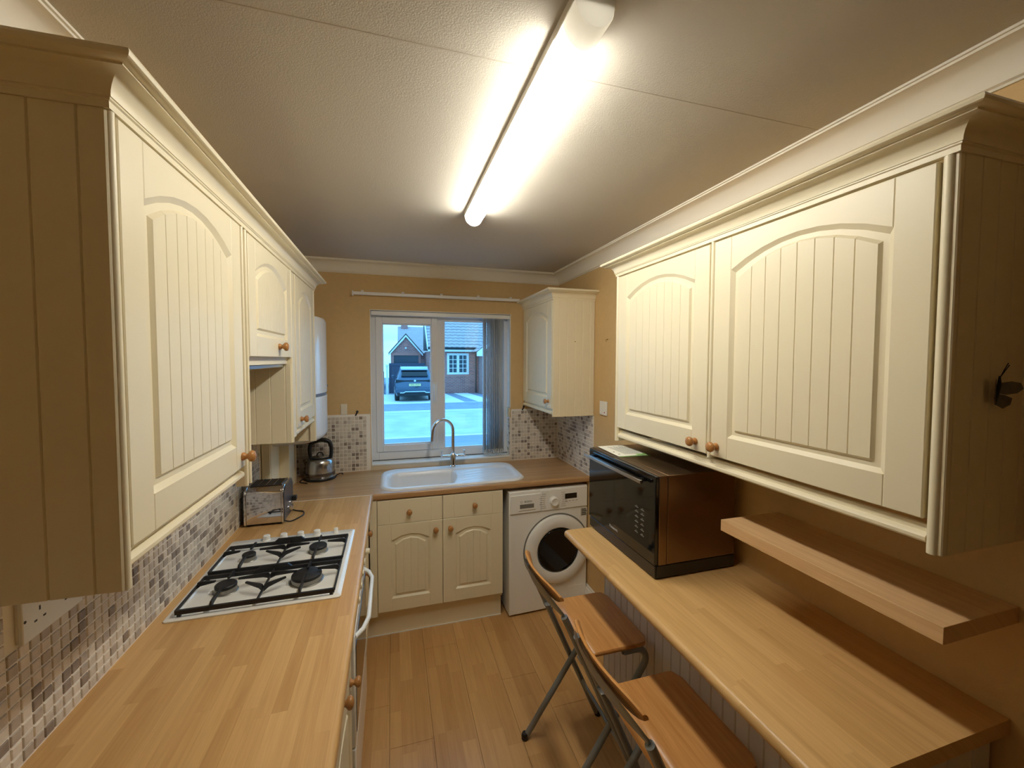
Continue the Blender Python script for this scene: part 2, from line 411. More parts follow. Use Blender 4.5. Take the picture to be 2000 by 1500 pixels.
boards(ep, 'board', lambda u, v, n: (u, -2.298-n, v), .0015, XU-.0045, 1.3325, 2.1175, .0605, .007, start=.0635)
c2 = left_cab('extractor_cupboard', 'short cream cupboard with arched door hung above the gas hob', -1.6486, -1.0943, 1.70, 2.1175, -1.678, -1.094, 1.7284, (-1.306, 1.77), False, [(-1.668, 1.331)])
obj('extractor_base', B().box(.02, -1.645, 1.685, XU-.03, -1.098, 1.70), STEEL, c2, bevel=.003)
c3 = left_cab('wall_cupboard', 'narrow cream arch panelled wall cupboard beside the white boiler', -1.0043, -.553, ULB-.002, 2.1175, -1.078, -.522, ULB, (-.928, 1.429), True, [(-1.083, 1.345), (-.5285, 1.245)])
ep = obj('end_panel', B().box(.0015, -1.0885, 1.345, XU-.03, -1.0785, 2.1175), CREAMI, c3)
boards(ep, 'board', lambda u, v, n: (u, -1.0955-n, v), .0015, XU-.0045, 1.345, 1.70, .0595, .007, start=.0805)
obj('end_panel', B().box(.0015, -.522, 1.245, XU-.012, -.505, 2.1175), CREAM, c3)
# widen narrow door stile filler
obj('filler_strip', B().box(XU-.02, -1.0715, 1.36, XU-.004, -1.0065, 2.1175), CREAM, c3, bevel=.002)
b = sweep(B(), corn(), [(.001, -2.299), (XU, -2.299), (XU, -.503), (.001, -.503)], side=1)
tag(obj('cornice', b, CREAM, smooth=35), 'cream cornice moulding running along the top of the left cupboards', 'cornice')

# ---------- right wall cupboards
RX = W-.2834
t = thing('wall_cupboard', 'cream double door wall cupboard above the breakfast bar and microwave', 'wall cupboard', (1.9, -1.98, 1.39))
obj('carcass', B().box(RX+.0195, -2.585, ULB-.002, W-.0015, -1.385, 2.1175), CREAMI, t)
d = obj('door', door(.577, .715, lambda u, v, n: (RX-n, -1.392-u, ULB+v)), CREAM, t, smooth=25); knob((RX, -1.918, 1.432), (-1, 0, 0), d)
d = obj('door', door(.577, .715, lambda u, v, n: (RX-n, -1.990-u, ULB+v)), CREAM, t, smooth=25); knob((RX, -2.016, 1.432), (-1, 0, 0), d)
obj('pilaster', pilaster(B(), RX+.0065, -1.9795, ULB-.01, 2.1175, .008).box(RX+.008, -1.9885, ULB-.01, RX+.03, -1.9705, 2.1175), CREAM, t, smooth=40)
for cy in (-2.5835, -1.3795):
    obj('pilaster', pilaster(B(), RX+.0065, cy, 1.331, 2.1175).box(RX+.008, cy-.0115, 1.331, RX+.03, cy+.0115, 2.1175), CREAM, t, smooth=40)
obj('light_rail', sweep(B(), [(o, z+1.3492) for o, z in PELM], [(RX+.026, -1.392), (RX+.026, -2.572)], side=1), CREAM, t)
ep = obj('end_panel', B().box(RX+.03, -2.592, 1.332, W-.0015, -2.5855, 2.1175), CREAMI, t)
boards(ep, 'board', lambda u, v, n: (u, -2.599-n, v), RX+.0045, W-.0015, 1.332, 2.1175, .055, .007, start=.0145)
obj('end_panel', B().box(RX+.012, -1.3845, 1.332, W-.0015, -1.37, 2.1175), CREAM, t)
b = sweep(B(), corn(), [(W-.001, -1.368), (RX, -1.368), (RX, -2.600), (W-.001, -2.600)], side=1)
tag(obj('cornice', b, CREAM, smooth=35), 'cream cornice moulding along the top of the breakfast bar cupboard', 'cornice')

# ---------- back corner cupboard (door faces left)
BX = 1.7308
t = thing('wall_cupboard', 'small cream wall cupboard in the back corner right of the window', 'wall cupboard', (1.9, -.31, 1.345))
obj('carcass', B().box(BX+.0195, -.609, 1.39, W-.0015, -.0015, 2.1175), CREAMI, t)
d = obj('door', door(.598, .722, lambda u, v, n: (BX-n, -.008-u, 1.3935+v), stile=.075), CREAM, t, smooth=25); knob((BX, -.556, 1.442), (-1, 0, 0), d)
obj('light_rail', sweep(B(), [(o, z+1.358) for o, z in PELM], [(BX+.022, -.002), (BX+.022, -.606)], side=1), CREAM, t)
ep = obj('end_panel', B().box(BX+.012, -.617, 1.3425, W-.0015, -.6095, 2.1175), CREAMI, t)
boards(ep, 'board', lambda u, v, n: (u, -.624-n, v), BX+.004, W-.0015, 1.3425, 2.1175, .056, .007, start=.044)
b = sweep(B(), corn(2.116, 2.184), [(BX, -.001), (BX, -.625), (W-.001, -.625)], side=1)
tag(obj('cornice', b, CREAM, smooth=35), 'short cream cornice moulding on top of the back corner cupboard', 'cornice')
# ================================================================ base units and worktops
ZW = .911; YD = -.5731
# back worktop with a cut-out for the sink, rounded front edge
def edge(r=.012, t=.04, x=0):
    pts = []
    for k in range(6):
        a = math.radians(90-90*k/5); pts.append((-r+r*math.cos(a), ZW-r+r*math.sin(a)))
    for k in range(6):
        a = math.radians(-90*k/5); pts.append((-r+r*math.cos(a), ZW-t+r+r*math.sin(a)))
    return pts
YF = -.5785
b = B()
pr = [(YF-o, z) for o, z in edge()]+[(-.50, ZW-.04), (-.50, ZW)]
b.prism(pr, .5995, W-.0015, lambda a, c, h: (h, a, c))
b.prism([(YF, ZW-.04), (-.50, ZW-.04), (-.50, ZW), (YF, ZW)], .0015, .5995, lambda a, c, h: (h, a, c))
b.box(.0015, -.50, ZW-.04, .67, -.0015, ZW).box(1.56, -.50, ZW-.04, W-.0015, -.0015, ZW).box(.67, -.09, ZW-.04, 1.56, -.0015, ZW)
tag(obj('worktop', b, OAK_X, smooth=40), 'wood effect laminate worktop under the window around the sink', 'worktop')
b = B()
pr = [(.5992+o, z) for o, z in edge()]+[(.002, ZW-.04), (.002, ZW)]
b.prism(pr, -2.95, YF-.0035, lambda a, c, h: (a, h, c))
tag(obj('worktop', b, OAK_Y, smooth=40), 'long beech block laminate worktop around the gas hob', 'worktop')
tag(obj('worktop_joint_strip', B().box(.002, YF-.0035, ZW-.036, .5985, YF+.0005, ZW+.0012).box(.5985, YF-.0035, ZW-.036, .601, YF+.0, ZW+.0012), WHITEG), 'thin white strip covering the joint between the two worktops', 'joint strip')

# back sink unit
t = thing('sink_cupboard', 'cream two door two drawer base cupboard under the sink', 'base cupboard', (1.02, -.29, .0))
obj('carcass', B().box(.60, YD+.0195, .15, 1.409, -.02, .70).box(.60, YD+.0195, .70, 1.409, -.54, .868), CREAMI, t)
XA, WD, ZDB, ZDM, ZDT = .6222, .3937, .1748, .7171, .8685
FB = lambda x0, z0: (lambda u, v, n: (x0+u, YD-n, z0+v))
d = obj('door', door(WD-.003, .5405, FB(XA+.0015, ZDB), stile=.08, pitch=.046, side_top=.10, rise=.035, bot=.078), CREAM, t, smooth=25); knob((.971, YD, .658), (0, -1, 0), d)
d = obj('door', door(WD-.003, .5405, FB(XA+WD+.0015, ZDB), stile=.08, pitch=.046, side_top=.10, rise=.035, bot=.078), CREAM, t, smooth=25); knob((1.063, YD, .658), (0, -1, 0), d)
d = obj('drawer', drawer_front(WD-.003, ZDT-ZDM-.003, FB(XA+.0015, ZDM)), CREAM, t); knob((.812, YD, .788), (0, -1, 0), d)
d = obj('drawer', drawer_front(WD-.003, ZDT-ZDM-.003, FB(XA+WD+.0015, ZDM)), CREAM, t); knob((1.219, YD, .789), (0, -1, 0), d)
obj('corner_post', B().box(.5795, YD+.002, .15, XA-.001, YD+.02, .869), CREAM, t, bevel=.0015)
obj('plinth', B().box(.52, -.520, 0, 1.409, -.505, .150), CREAM, t)
obj('plinth_seal', B().box(.52, -.5245, 0, 1.409, -.5205, .006), WHITEG, t)

# left base units
XD = .575
FLB = lambda y0, z0: (lambda u, v, n: (XD+n, y0+u, z0+v))
def left_base(label, y0, y1, drawer_knob, door_knob):
    t = thing('base_cupboard', label, 'base cupboard', (.3, (y0+y1)/2, 0))
    obj('carcass', B().box(.02, y0+.001, .15, XD-.0195, y1-.001, .868), CREAMI, t)
    d = obj('door', door(y1-y0-.003, .5405, FLB(y0+.0015, ZDB), side_top=.10, rise=.045, bot=.078), CREAM, t, smooth=25)
    if door_knob: knob((XD, door_knob, .658), (1, 0, 0), d)
    d = obj('drawer', drawer_front(y1-y0-.003, ZDT-ZDM-.003, FLB(y0+.0015, ZDM)), CREAM, t); knob((XD, drawer_knob, .792), (1, 0, 0), d)
    obj('plinth', B().box(.505, y0, 0, .52, y1, .150), CREAM, t)
left_base('cream base cupboard with drawer in the corner beyond the oven', -1.068, -.60, -.86, -1.02)
left_base('cream base cupboard with drawer nearest the camera left of the floor', -2.276, -1.674, -1.975, -1.728)
left_base('cream base cupboard end of the run under the left worktop', -2.93, -2.279, -2.6, -2.33)

# oven
OX = .578
t = thing('built_in_oven', 'white built under oven with bar handle below the gas hob', 'oven', (.3, -1.371, 0))
obj('body', B().box(.03, -1.668, .10, OX-.02, -1.074, .865), WHITEP, t, bevel=.002)
obj('control_panel', B().box(OX-.02, -1.667, .775, OX+.006, -1.075, .866), WHITEP, t, bevel=.003)
for y in (-1.13, -1.23, -1.33, -1.43, -1.53): obj('control_knob', B().lathe([(.018, 0), (.017, .006), (.013, .007), (.012, .026 if y > -1.2 else .012), (.0, .027 if y > -1.2 else .0125)], (OX+.006, y, .822), (1, 0, 0), 18), CREAM, t)
d = obj('oven_door', B().box(OX-.02, -1.667, .375, OX+.008, -1.075, .770), WHITEP, t, bevel=.004)
obj('glass', B().box(OX+.0082, -1.63, .40, OX+.010, -1.112, .715), BGLASS, d)
hp = [(OX+.005, -1.135, .742), (OX+.030, -1.17, .742), (OX+.046, -1.225, .742), (OX+.046, -1.52, .742), (OX+.030, -1.585, .742), (OX+.005, -1.625, .742)]
obj('handle', B().tube(hp, .0085, 12), WHITEP, d, smooth=50)
obj('lower_panel', B().box(OX-.02, -1.667, .105, OX+.008, -1.075, .370), WHITEP, t, bevel=.004)
obj('plinth', B().box(.50, -1.667, .0, .545, -1.075, .098), WHITEP, t)

# ================================================================ gas hob
t = thing('gas_hob', 'white four burner gas hob with black pan supports set in the worktop', 'hob', (.29, -1.37, ZW))
HX0, HX1, HY0, HY1 = .035, .5425, -1.6585, -1.083
b = B()
o0 = rrect(HX0, HY0, HX1, HY1, .012, 4); o1 = rrect(HX0+.005, HY0+.005, HX1-.005, HY1-.005, .01, 4); o2 = rrect(HX0+.024, HY0+.018, HX1-.022, HY1-.06, .012, 4); o3 = rrect(HX0+.028, HY0+.022, HX1-.026, HY1-.064, .012, 4)
b.loft([[(x, y, z) for x, y in r] for r, z in ((o0, ZW+.0005), (o0, ZW+.004), (o1, ZW+.0075), (o2, ZW+.0075), (o3, ZW+.0035))])
MARB = mat('white_enamel_marbled', (232, 231, 226), .15, var=.05, vscale=9)
obj('hob_plate', b, MARB, t, smooth=35)
ZH = ZW+.0035
burn = [(.157, -1.512, .033), (.412, -1.512, .050), (.160, -1.283, .024), (.413, -1.277, .034)]
for x, y, r in burn:
    br = obj('burner', B().lathe([(r*1.14, 0), (r*1.14, .0015), (r*1.08, .003), (r*1.02, .003), (r*1.0, .016), (r*.9, .017)], (x, y, ZH), (0, 0, 1), 28), mat('burner_alloy_%d' % int(r*1e3+x*10), (150, 148, 142), .35, .8), t)
    obj('burner_cap', B().lathe([(r*.98, 0), (r*1.02, .003), (r*1.0, .008), (r*.93, .010)], (x, y, ZH+.0172), (0, 0, 1), 28), BLACKM, br)
    obj('igniter', B().lathe([(.003, 0), (.003, .014), (.001, .015)], (x-r*1.22, y-r*.35, ZH), (0, 0, 1), 8), WHITEG, br)
ZG = ZW+.028
def bar(b, p, q, w=.007, h=.011):
    p, q = Vector(p), Vector(q); d = (q-p); L = d.length; d.normalize(); s = Vector((-d.y, d.x, 0)).normalized()*w/2
    r = lambda c: [c-s-Vector((0, 0, h)), c+s-Vector((0, 0, h)), c+s, c-s]
    return b.loft([r(p), r(q)])
def finger(b, base, tip, w=.006):
    """arm rising from the frame towards a burner, thin wedge seen from the side"""
    bs, tp = Vector(base), Vector(tip); d = (tp-bs).normalized(); s = Vector((-d.y, d.x, 0))*w/2
    def ring(c, z0, z1): return [c-s+Vector((0, 0, z0)), c+s+Vector((0, 0, z0)), c+s+Vector((0, 0, z1)), c-s+Vector((0, 0, z1))]
    k = bs+(tp-bs)*.22
    return b.loft([ring(bs, -.012, -.002), ring(bs+(tp-bs)*.06, -.010, .010), ring(k, -.003, .012), ring(tp, .007, .012)])
def grate(y0, y1, pair):
    g = B(); x0, x1, xm = .064, .521, .2875
    bar(g, (x0, y0, ZG), (x1, y0, ZG), .009, .013); bar(g, (x0, y1, ZG), (x1, y1, ZG), .009, .013)
    bar(g, (x0, y0, ZG), (x0, y1, ZG), .005, .008); bar(g, (x1, y0, ZG), (x1, y1, ZG), .005, .008); bar(g, (xm, y0, ZG), (xm, y1, ZG), .005, .008)
    for x, y, r in pair:
        finger(g, (x, y0, ZG), (x, y-.022, ZG)); finger(g, (x, y1, ZG), (x, y+.022, ZG))
        if x < xm: finger(g, (x0, y+.02, ZG), (x-.035, y+.012, ZG), .008); finger(g, (xm, y+.028, ZG), (x+.035, y+.010, ZG), .008)
        else: finger(g, (x1, y+.02, ZG), (x+.035, y+.012, ZG), .008); finger(g, (xm, y+.028, ZG), (x-.035, y+.010, ZG), .008)
    ym = (y0+y1)/2-.035
    finger(g, (xm, ym, ZG), (xm-.062, ym+.035, ZG), .007); finger(g, (xm, ym, ZG), (xm+.062, ym+.035, ZG), .007)
    # carrying hump on the far bar
    g.prism([(xm-.075, ZG-.013), (xm-.045, ZG+.012), (xm+.045, ZG+.012), (xm+.075, ZG-.013)], y1-.0045, y1+.0045, lambda a, z, h: (a, h, z))
    for x in (x0+.01, x1-.01):
        for y in (y0, y1): g.box(x-.005, y-.004, ZH, x+.005, y+.004, ZG-.01)
    return g
obj('pan_support', grate(-1.641, -1.432, burn[:2]), BLACKM, t, smooth=0)
obj('pan_support', grate(-1.402, -1.190, burn[2:]), BLACKM, t, smooth=0)
for x in (.178, .246, .314, .382, .462):
    r = .0145 if x < .45 else .010
    obj('control_knob', B().lathe([(r*1.1, 0), (r*1.15, .003), (r, .006), (r*.94, .021), (r*.8, .023)], (x, -1.112, ZW+.0075), (0, 0, 1), 20), WHITEP, t)

# ================================================================ sink and tap
SX0, SX1, SY0, SY1 = .640, 1.592, -.545, -.052
cxs, cys = (SX0+SX1)/2, (SY0+SY1)/2
t = thing('kitchen_sink', 'white single bowl sink with wavy drainer set in the worktop', 'sink', (cxs, cys, ZW))
NX, NY = 110, 56
def sinkz(x, y):
    # distance inside the rounded outline
    def sd(x, y, x0, y0, x1, y1, r):
        qx = abs(x-(x0+x1)/2)-(x1-x0)/2+r; qy = abs(y-(y0+y1)/2)-(y1-y0)/2+r
        return math.hypot(max(qx, 0), max(qy, 0))+min(max(qx, qy), 0)-r
    def ss(a, b, t): t = max(0, min(1, (t-a)/(b-a))); return t*t*(3-2*t)
    o = -sd(x, y, SX0, SY0, SX1, SY1, .11)
    z = ZW+.0005+.0105*math.sqrt(max(0, min(1, o/.012)))
    i = -sd(x, y, SX0+.035, SY0+.035, SX1-.035, SY1-.095, .085)     # recess under the rim
    z -= .014*ss(0, .02, i)
    # bowl: bounded right by a flowing curve
    f = (y-(SY0+.035))/((SY1-.095)-(SY0+.035))
    xr = 1.12-.05*f+.09*ss(.25, .9, f)*0+(.07*math.sin((f-.2)*2.6))
    bi = min(-sd(x, y, SX0+.045, SY0+.045, 1.4, SY1-.105, .085), (xr-x))
    z -= .135*ss(0, .035, bi)
    # drainer flutes
    if x > xr+.01 and i > .01:
        g = math.sin((y-.05*math.sin((x-1.15)*7)+.02)*2*PI/.055)
        z += .0034*max(0, g)*ss(.02, .08, x-xr)*ss(.01, .03, i)-.006*ss(.05, .35, 1.55-x)*0
    return z, o
b = B(); idx = {}
vs = []; 
rx = lambda u, v: None
def sinkpt(i, j):
    # map the square grid onto the rounded outline
    u = -1+2*i/NX; v = -1+2*j/NY
    hx, hy, r = (SX1-SX0)/2, (SY1-SY0)/2, .11
    x, y = u*hx, v*hy
    ax, ay = abs(x), abs(y)
    if ax > hx-r and ay > hy-r:
        dx, dy = (ax-(hx-r))/r, (ay-(hy-r))/r; m = max(dx, dy); l = math.hypot(dx, dy)
        if l > 0: s = m/l; dx, dy = dx*s, dy*s
        ax, ay = hx-r+dx*r, hy-r+dy*r
        x, y = math.copysign(ax, x), math.copysign(ay, y)
    return cxs+x, cys+y
for j in range(NY+1):
    for i in range(NX+1):
        x, y = sinkpt(i, j); z, o = sinkz(x, y); vs.append((x, y, z))
b.add(vs, [(j*(NX+1)+i, j*(NX+1)+i+1, (j+1)*(NX+1)+i+1, (j+1)*(NX+1)+i) for j in range(NY) for i in range(NX)])
obj('basin', b, SINKM, t, smooth=60)
obj('plughole', B().lathe([(.04, 0), (.043, .002), (.036, .003), (.02, .001), (.006, .002)], (.86, -.31, ZW-.138), (0, 0, 1), 22), STEEL, t)
obj('overflow', B().lathe([(.012, 0), (.012, .0015), (.006, .0018)], (1.535, -.20, ZW-.0028), (0, 0, 1), 16), STEEL, t)
TXp, TYp, TZ = 1.152, -.088, ZW+.011
t = thing('mixer_tap', 'tall chrome swan neck mixer tap behind the sink', 'tap', (TXp, TYp, TZ))
obj('body', B().lathe([(.028, 0), (.028, .004), (.022, .008), (.021, .012), (.020, .088), (.016, .094), (.0125, .10)], (TXp, TYp, TZ), (0, 0, 1), 22), CHROME, t, smooth=50)
pts = [(TXp, TYp, TZ+.095), (TXp, TYp, TZ+.20), (TXp, TYp, TZ+.27)]
R = .080; dx, dy = -.96, -.28
for k in range(1, 15):
    a = PI*k/14*.97; q = R*(1-math.cos(a)); pts.append((TXp+dx*q, TYp+dy*q, TZ+.27+R*1.05*math.sin(a)))
q = 2*R; pts += [(TXp+dx*(q+.004), TYp+dy*(q+.004), TZ+.235), (TXp+dx*(q+.007), TYp+dy*(q+.007), TZ+.205)]
obj('spout', B().tube(pts, .0115, 14), CHROME, t, smooth=60)
for s in (-1, 1):
    l = obj('lever', B().lathe([(.0105, 0), (.0105, .056), (.012, .058), (.012, .076), (.010, .078)], (TXp+s*.014, TYp, TZ+.076), (s, 0, 0), 14).tube([(TXp+s*.084, TYp-.006, TZ+.066), (TXp+s*.084, TYp-.006, TZ+.118)], .0065, 10), CHROME, t, smooth=50)

# ================================================================ tiled splashbacks
def tilemesh(fn, mset, v=0):
    c = .0108; e = .0098
    bb = B(); bb.loft([[fn(-c, -c, 0), fn(c, -c, 0), fn(c, c, 0), fn(-c, c, 0)], [fn(-c, -c, .002), fn(c, -c, .002), fn(c, c, .002), fn(-c, c, .002)], [fn(-e, -e, .0033), fn(e, -e, .0033), fn(e, e, .0033), fn(-e, e, .0033)]])
    return bb
def pick(rnd):
    r = rnd.random(); return 0 if r < .46 else 1 if r < .70 else 2 if r < .86 else 3
TM = [T1, T2, T3, T4]; PT = .0263
def splash(label, boxb, fn, u0, u1, v0, v1, skip=None, near=None, seed=1):
    """fn(u,v,n); tiles with centre passing near(u,v) are separate parts, the rest one joined field"""
    rnd = random.Random(seed)
    s = obj('splashback', boxb, GROUT); tag(s, label, 'splashback')
    tmpl = []
    for k in range(4):
        tmpl.append(mesh('tile', tilemesh(lambda a, c, n: tuple(Vector(fn(u0+a, v0+c, n))-Vector(fn(u0, v0, 0))), k), TM[k]))
    field = B(); cells = []
    nu = int((u1-u0)/PT); nv = int((v1-v0)/PT)
    for i in range(nu):
        for j in range(nv):
            u = u0+PT*(i+.5); v = v0+PT*(j+.5)
            if skip and skip(u, v): continue
            cells.append((near(u, v) if near else 0, u, v, pick(rnd)))
    cells.sort(key=lambda c: -c[0])
    n = 0
    for sc_, u, v, k in cells:
        if sc_ > 0 and n < 296:
            o = bpy.data.objects.new('tile', tmpl[k]); COL.objects.link(o); o.location = fn(u, v, 0); o.parent = s; n += 1
        else:
            field.mi = k
            tb = tilemesh(lambda a, c, nn: fn(u+a, v+c, nn), k); field.add(tb.v, tb.f)
    fo = obj('tile_field', field, TM, s, smooth=0); fo['kind'] = 'stuff'
    return s
# left wall
splash('pale mosaic tiled splashback along the left wall behind the hob', B().box(.0005, -2.95, ZW, .004, -.0065, 1.36),
       lambda u, v, n: (.004+n, u, v), -2.94, -.008, ZW+.004, 1.36, skip=lambda u, v: (-2.118 < u < -1.928 and v > 1.142) or (-.56 < u < -.17), near=lambda u, v: 10-abs(u+1.95)-.2*abs(v-1.1) if -2.35 < u < -1.3 else 0, seed=3)
splash('pale mosaic tiled splashback on the back wall left of the window', B().box(.0045, -.006, ZW, WX0-.004, -.0005, 1.325),
       lambda u, v, n: (u, -.006-n, v), .012, WX0-.006, ZW+.006, 1.325, skip=None, seed=5)
splash('pale mosaic tiled splashback on the back wall right of the window', B().box(WX1+.004, -.006, ZW, W-.0045, -.0005, 1.325),
       lambda u, v, n: (u, -.006-n, v), WX1+.006, W-.006, ZW+.006, 1.325, seed=6)
splash('pale mosaic tiled splashback on the right wall below the corner cupboard', B().box(W-.004, -.625, ZW, W-.0005, -.0065, 1.34),
       lambda u, v, n: (W-.004-n, u, v), -.622, -.012, ZW+.006, 1.34, seed=7)
# edging under the window sill
tag(obj('tile_edging', B().box(WX0-.002, -.012, ZW+.0005, WX1+.002, -.0005, WZ0-.013), mat('cream_edging', (214, 200, 176), .4)), 'cream edging strip between the sink and the window sill', 'edging')

# boxed pipes in the left corner
t = thing('pipe_boxing', 'cream boxed-in pipe casing in the corner behind the toaster', 'pipe boxing', (.05, -.37, ZW+.001))
obj('front_board', B().box(.0085, -.545, ZW+.001, .050, -.531, 1.30), CREAM, t, bevel=.002)
obj('side_board', B().box(.040, -.5305, ZW+.001, .052, -.345, 1.30), CREAM, t, bevel=.002)
obj('side_board', B().box(.012, -.3445, ZW+.001, .104, -.205, 1.30), CREAM, t, bevel=.002)
obj('back_strip', B().box(.012, -.2045, ZW+.001, .112, -.185, 1.30), mat('beige_board', (186, 168, 140), .5), t, bevel=.002)

# boiler
t = thing('wall_boiler', 'white wall hung boiler with rounded front between cupboard and back wall', 'boiler', (.15, -.275, 1.22))
b = B(); rings = []
def bpro(z, ins=0):
    p = [(.002, -.496)]
    for k in range(13):
        s = k/12; y = -.496+ins+(.44-2*ins)*s; p.append((.262-ins+.048*(1-(2*s-1)**2)**.8 if 0 < s < 1 else .262-ins, y))
    p.append((.002, -.056)); return [(x, y, z) for x, y in p]
obj('casing', B().loft([bpro(1.512), bpro(1.96), bpro(1.978, .008), bpro(1.985, .03)]), WHITEP, t, smooth=45)
obj('control_cover', B().loft([bpro(1.215, .05), bpro(1.225, .02), bpro(1.24, .006), bpro(1.26), bpro(1.492)]), WHITEP, t, smooth=45)
obj('shadow_gap', B().loft([bpro(1.4925, .006), bpro(1.5115, .006)]), mat('grey_gap', (120, 122, 128), .6), t)
obj('badge', B().box(.277, -.115, 1.535, .295, -.085, 1.55), mat('badge_grey', (120, 110, 110), .4), t)
PGREY = mat('print_grey', (150, 146, 138), .6); KGREY = mat('key_grey', (120, 118, 112), .5); BTGREY = mat('button_grey', (176, 172, 162), .5)
# ================================================================ washing machine
t = thing('washing_machine', 'white front loading washing machine under the worktop', 'washing machine', (1.735, -.30, 0))
WMX0, WMX1, WMY = 1.441, 2.018, -.574; WMZ = .847
GREYK = mat('grey_panel_gap', (120, 116, 108), .6)
obj('body', B().box(WMX0, WMY+.006, .012, WMX1, -.05, WMZ), WHITEP, t, bevel=.006)
obj('control_panel', B().box(WMX0+.225, WMY-.002, .700, WMX1-.004, WMY+.008, WMZ-.008), WHITEP, t, bevel=.003)
dr = obj('detergent_drawer', B().box(WMX0+.006, WMY-.002, .700, WMX0+.2225, WMY+.008, WMZ-.024), WHITEP, t, bevel=.003)
obj('drawer_grip', B().box(WMX0+.072, WMY-.0026, .732, WMX0+.172, WMY-.0021, .760), GREYK, dr)
b = B(); b.loft([[(WMX0+.058, WMY-.002, .722), (WMX0+.188, WMY-.002, .722), (WMX0+.188, WMY-.002, .716), (WMX0+.058, WMY-.002, .716)], [(WMX0+.072, WMY-.008, .734), (WMX0+.174, WMY-.008, .734), (WMX0+.180, WMY-.006, .720), (WMX0+.062, WMY-.006, .720)]])
obj('grip_lip', b, WHITEP, dr)
text('lettering', 'BOSCH', .0165, (WMX0+.131, WMY-.0024, .776), (1, 0, 0), (0, 0, 1), INK, dr)
lg = B().lathe([(.0072, 0), (.0072, .0004)], (WMX0+.083, WMY-.0021, .776), (0, -1, 0), 20); lg2 = B().lathe([(.0056, .0004), (.0056, .0007)], (WMX0+.083, WMY-.0021, .776), (0, -1, 0), 20).box(WMX0+.0785, WMY-.0028, .7755, WMX0+.0875, WMY-.0029, .7765)
obj('emblem', lg, INK, dr); obj('emblem_field', lg2, WHITEP, dr)
kn = obj('programme_dial', B().lathe([(.034, 0), (.034, .003), (.029, .006), (.028, .022), (.025, .026), (.022, .024), (.0, .024)], (1.757, WMY-.002, .760), (0, -1, 0), 32), WHITEP, t, smooth=40)
for s in (-1, 1):
    for k in range(8):
        z = .812-.0135*k; x = 1.757+s*(.052+.012*math.cos((k-3.5)*.35)); obj('programme_mark', B().box(x, WMY-.0024, z, x+s*(.030+.006*(k % 3)), WMY-.0021, z+.0028), PGREY, t)
obj('display', B().box(1.842, WMY-.0032, .766, 1.932, WMY-.0022, .802), BGLASS, t)
for k in range(4): obj('button', B().box(1.845+k*.026, WMY-.003, .748, 1.860+k*.026, WMY-.0021, .753), BTGREY, t)
obj('spec_sticker', B().box(1.968, WMY+.0050, .628, 2.020, WMY+.0058, .684), mat('sticker_silver', (190, 186, 172), .4), t)
for k in range(4): obj('sticker_print', B().box(1.974, WMY+.0042, .636+k*.012, 2.014-.006*(k % 2), WMY+.0049, .642+k*.012), INK, t)
dc = (1.786, .424); Y0 = WMY+.006
def ring(r0, prof): return prof
d = obj('porthole_door', B().lathe([(.150, .012), (.158, .030), (.178, .036), (.215, .034), (.232, .024), (.236, .004), (.236, 0), (.150, 0)], (dc[0], Y0, dc[1]), (0, -1, 0), 56), WHITEP, t, smooth=40)
obj('door_shadow_ring', B().lathe([(.240, 0), (.246, .0006), (.246, .0008), (.24, .001)], (dc[0], Y0, dc[1]), (0, -1, 0), 56), GREYK, t)
obj('glass_bowl', B().lathe([(.150, .020), (.146, .026), (.120, .006), (.09, -.02), (.0, -.03)], (dc[0], Y0-.004, dc[1]), (0, -1, 0), 48), BGLASS, d, smooth=60)
obj('door_grip', B().box(dc[0]+.20, Y0-.040, dc[1]-.05, dc[0]+.215, Y0-.033, dc[1]+.05), WHITEP, d, bevel=.003)
obj('filter_flap', B().box(1.87, WMY+.0045, .03, 1.99, WMY+.0065, .14), WHITEP, t, bevel=.001)
for x in (WMX0+.05, WMX1-.05):
    for y in (-.53, -.1): obj('foot', B().lathe([(.02, 0), (.02, .006), (.012, .007), (.012, .0125)], (x, y, 0), (0, 0, 1), 14), BLACK, t)
t.rotation_euler = (0, 0, math.radians(2.0))

# ================================================================ breakfast bar and shelf
t = thing('breakfast_bar', 'beech block breakfast bar on boarded base along the right wall', 'breakfast bar', (1.8, -1.98, 0))
BZ, BX0, BY0, BY1 = .9193, 1.488, -2.5906, -1.382
pts = []
for k in range(7):
    a = math.radians(90+180*k/6); pts.append((BX0+.015+.015*math.cos(a), BZ-.0175+.0175*math.sin(a)))
b = B().prism([(W-.0015, BZ-.035), (W-.0015, BZ)]+pts, BY0, BY1, lambda a, c, h: (a, h, c))
obj('bar_top', b, BARW, t, smooth=40)
obj('base_frame', B().box(1.712, -2.56, 0, W-.019, -1.40, BZ-.0355), CREAMI, t)
fp = obj('front_panel', B().box(1.708, -2.562, .0, 1.7118, -1.392, BZ-.0355), CREAMI, t)
GREYW = mat('off_white_paint', (206, 198, 188), .5)
boards(fp, 'board', lambda u, v, n: (1.7005-n*1.0, u, v), -2.566, -1.386, .001, BZ-.0355, .049, .0073, m=GREYW, cv=.0036)
ep = obj('end_panel', B().box(1.712, -2.563, 0, W-.019, -2.5601, BZ-.0355), CREAMI, t)
boards(ep, 'board', lambda u, v, n: (u, -2.5705-n, v), 1.70, W-.019, .001, BZ-.0355, .085, .0073, m=GREYW, cv=.0036)
s = obj('floating_shelf', B().box(1.7852, -2.5947, 1.1426, W-.0012, -2.0117, 1.1801), SHELFW, None, bevel=.001)
tag(s, 'thick reddish beech floating shelf below the right wall cupboard', 'shelf')

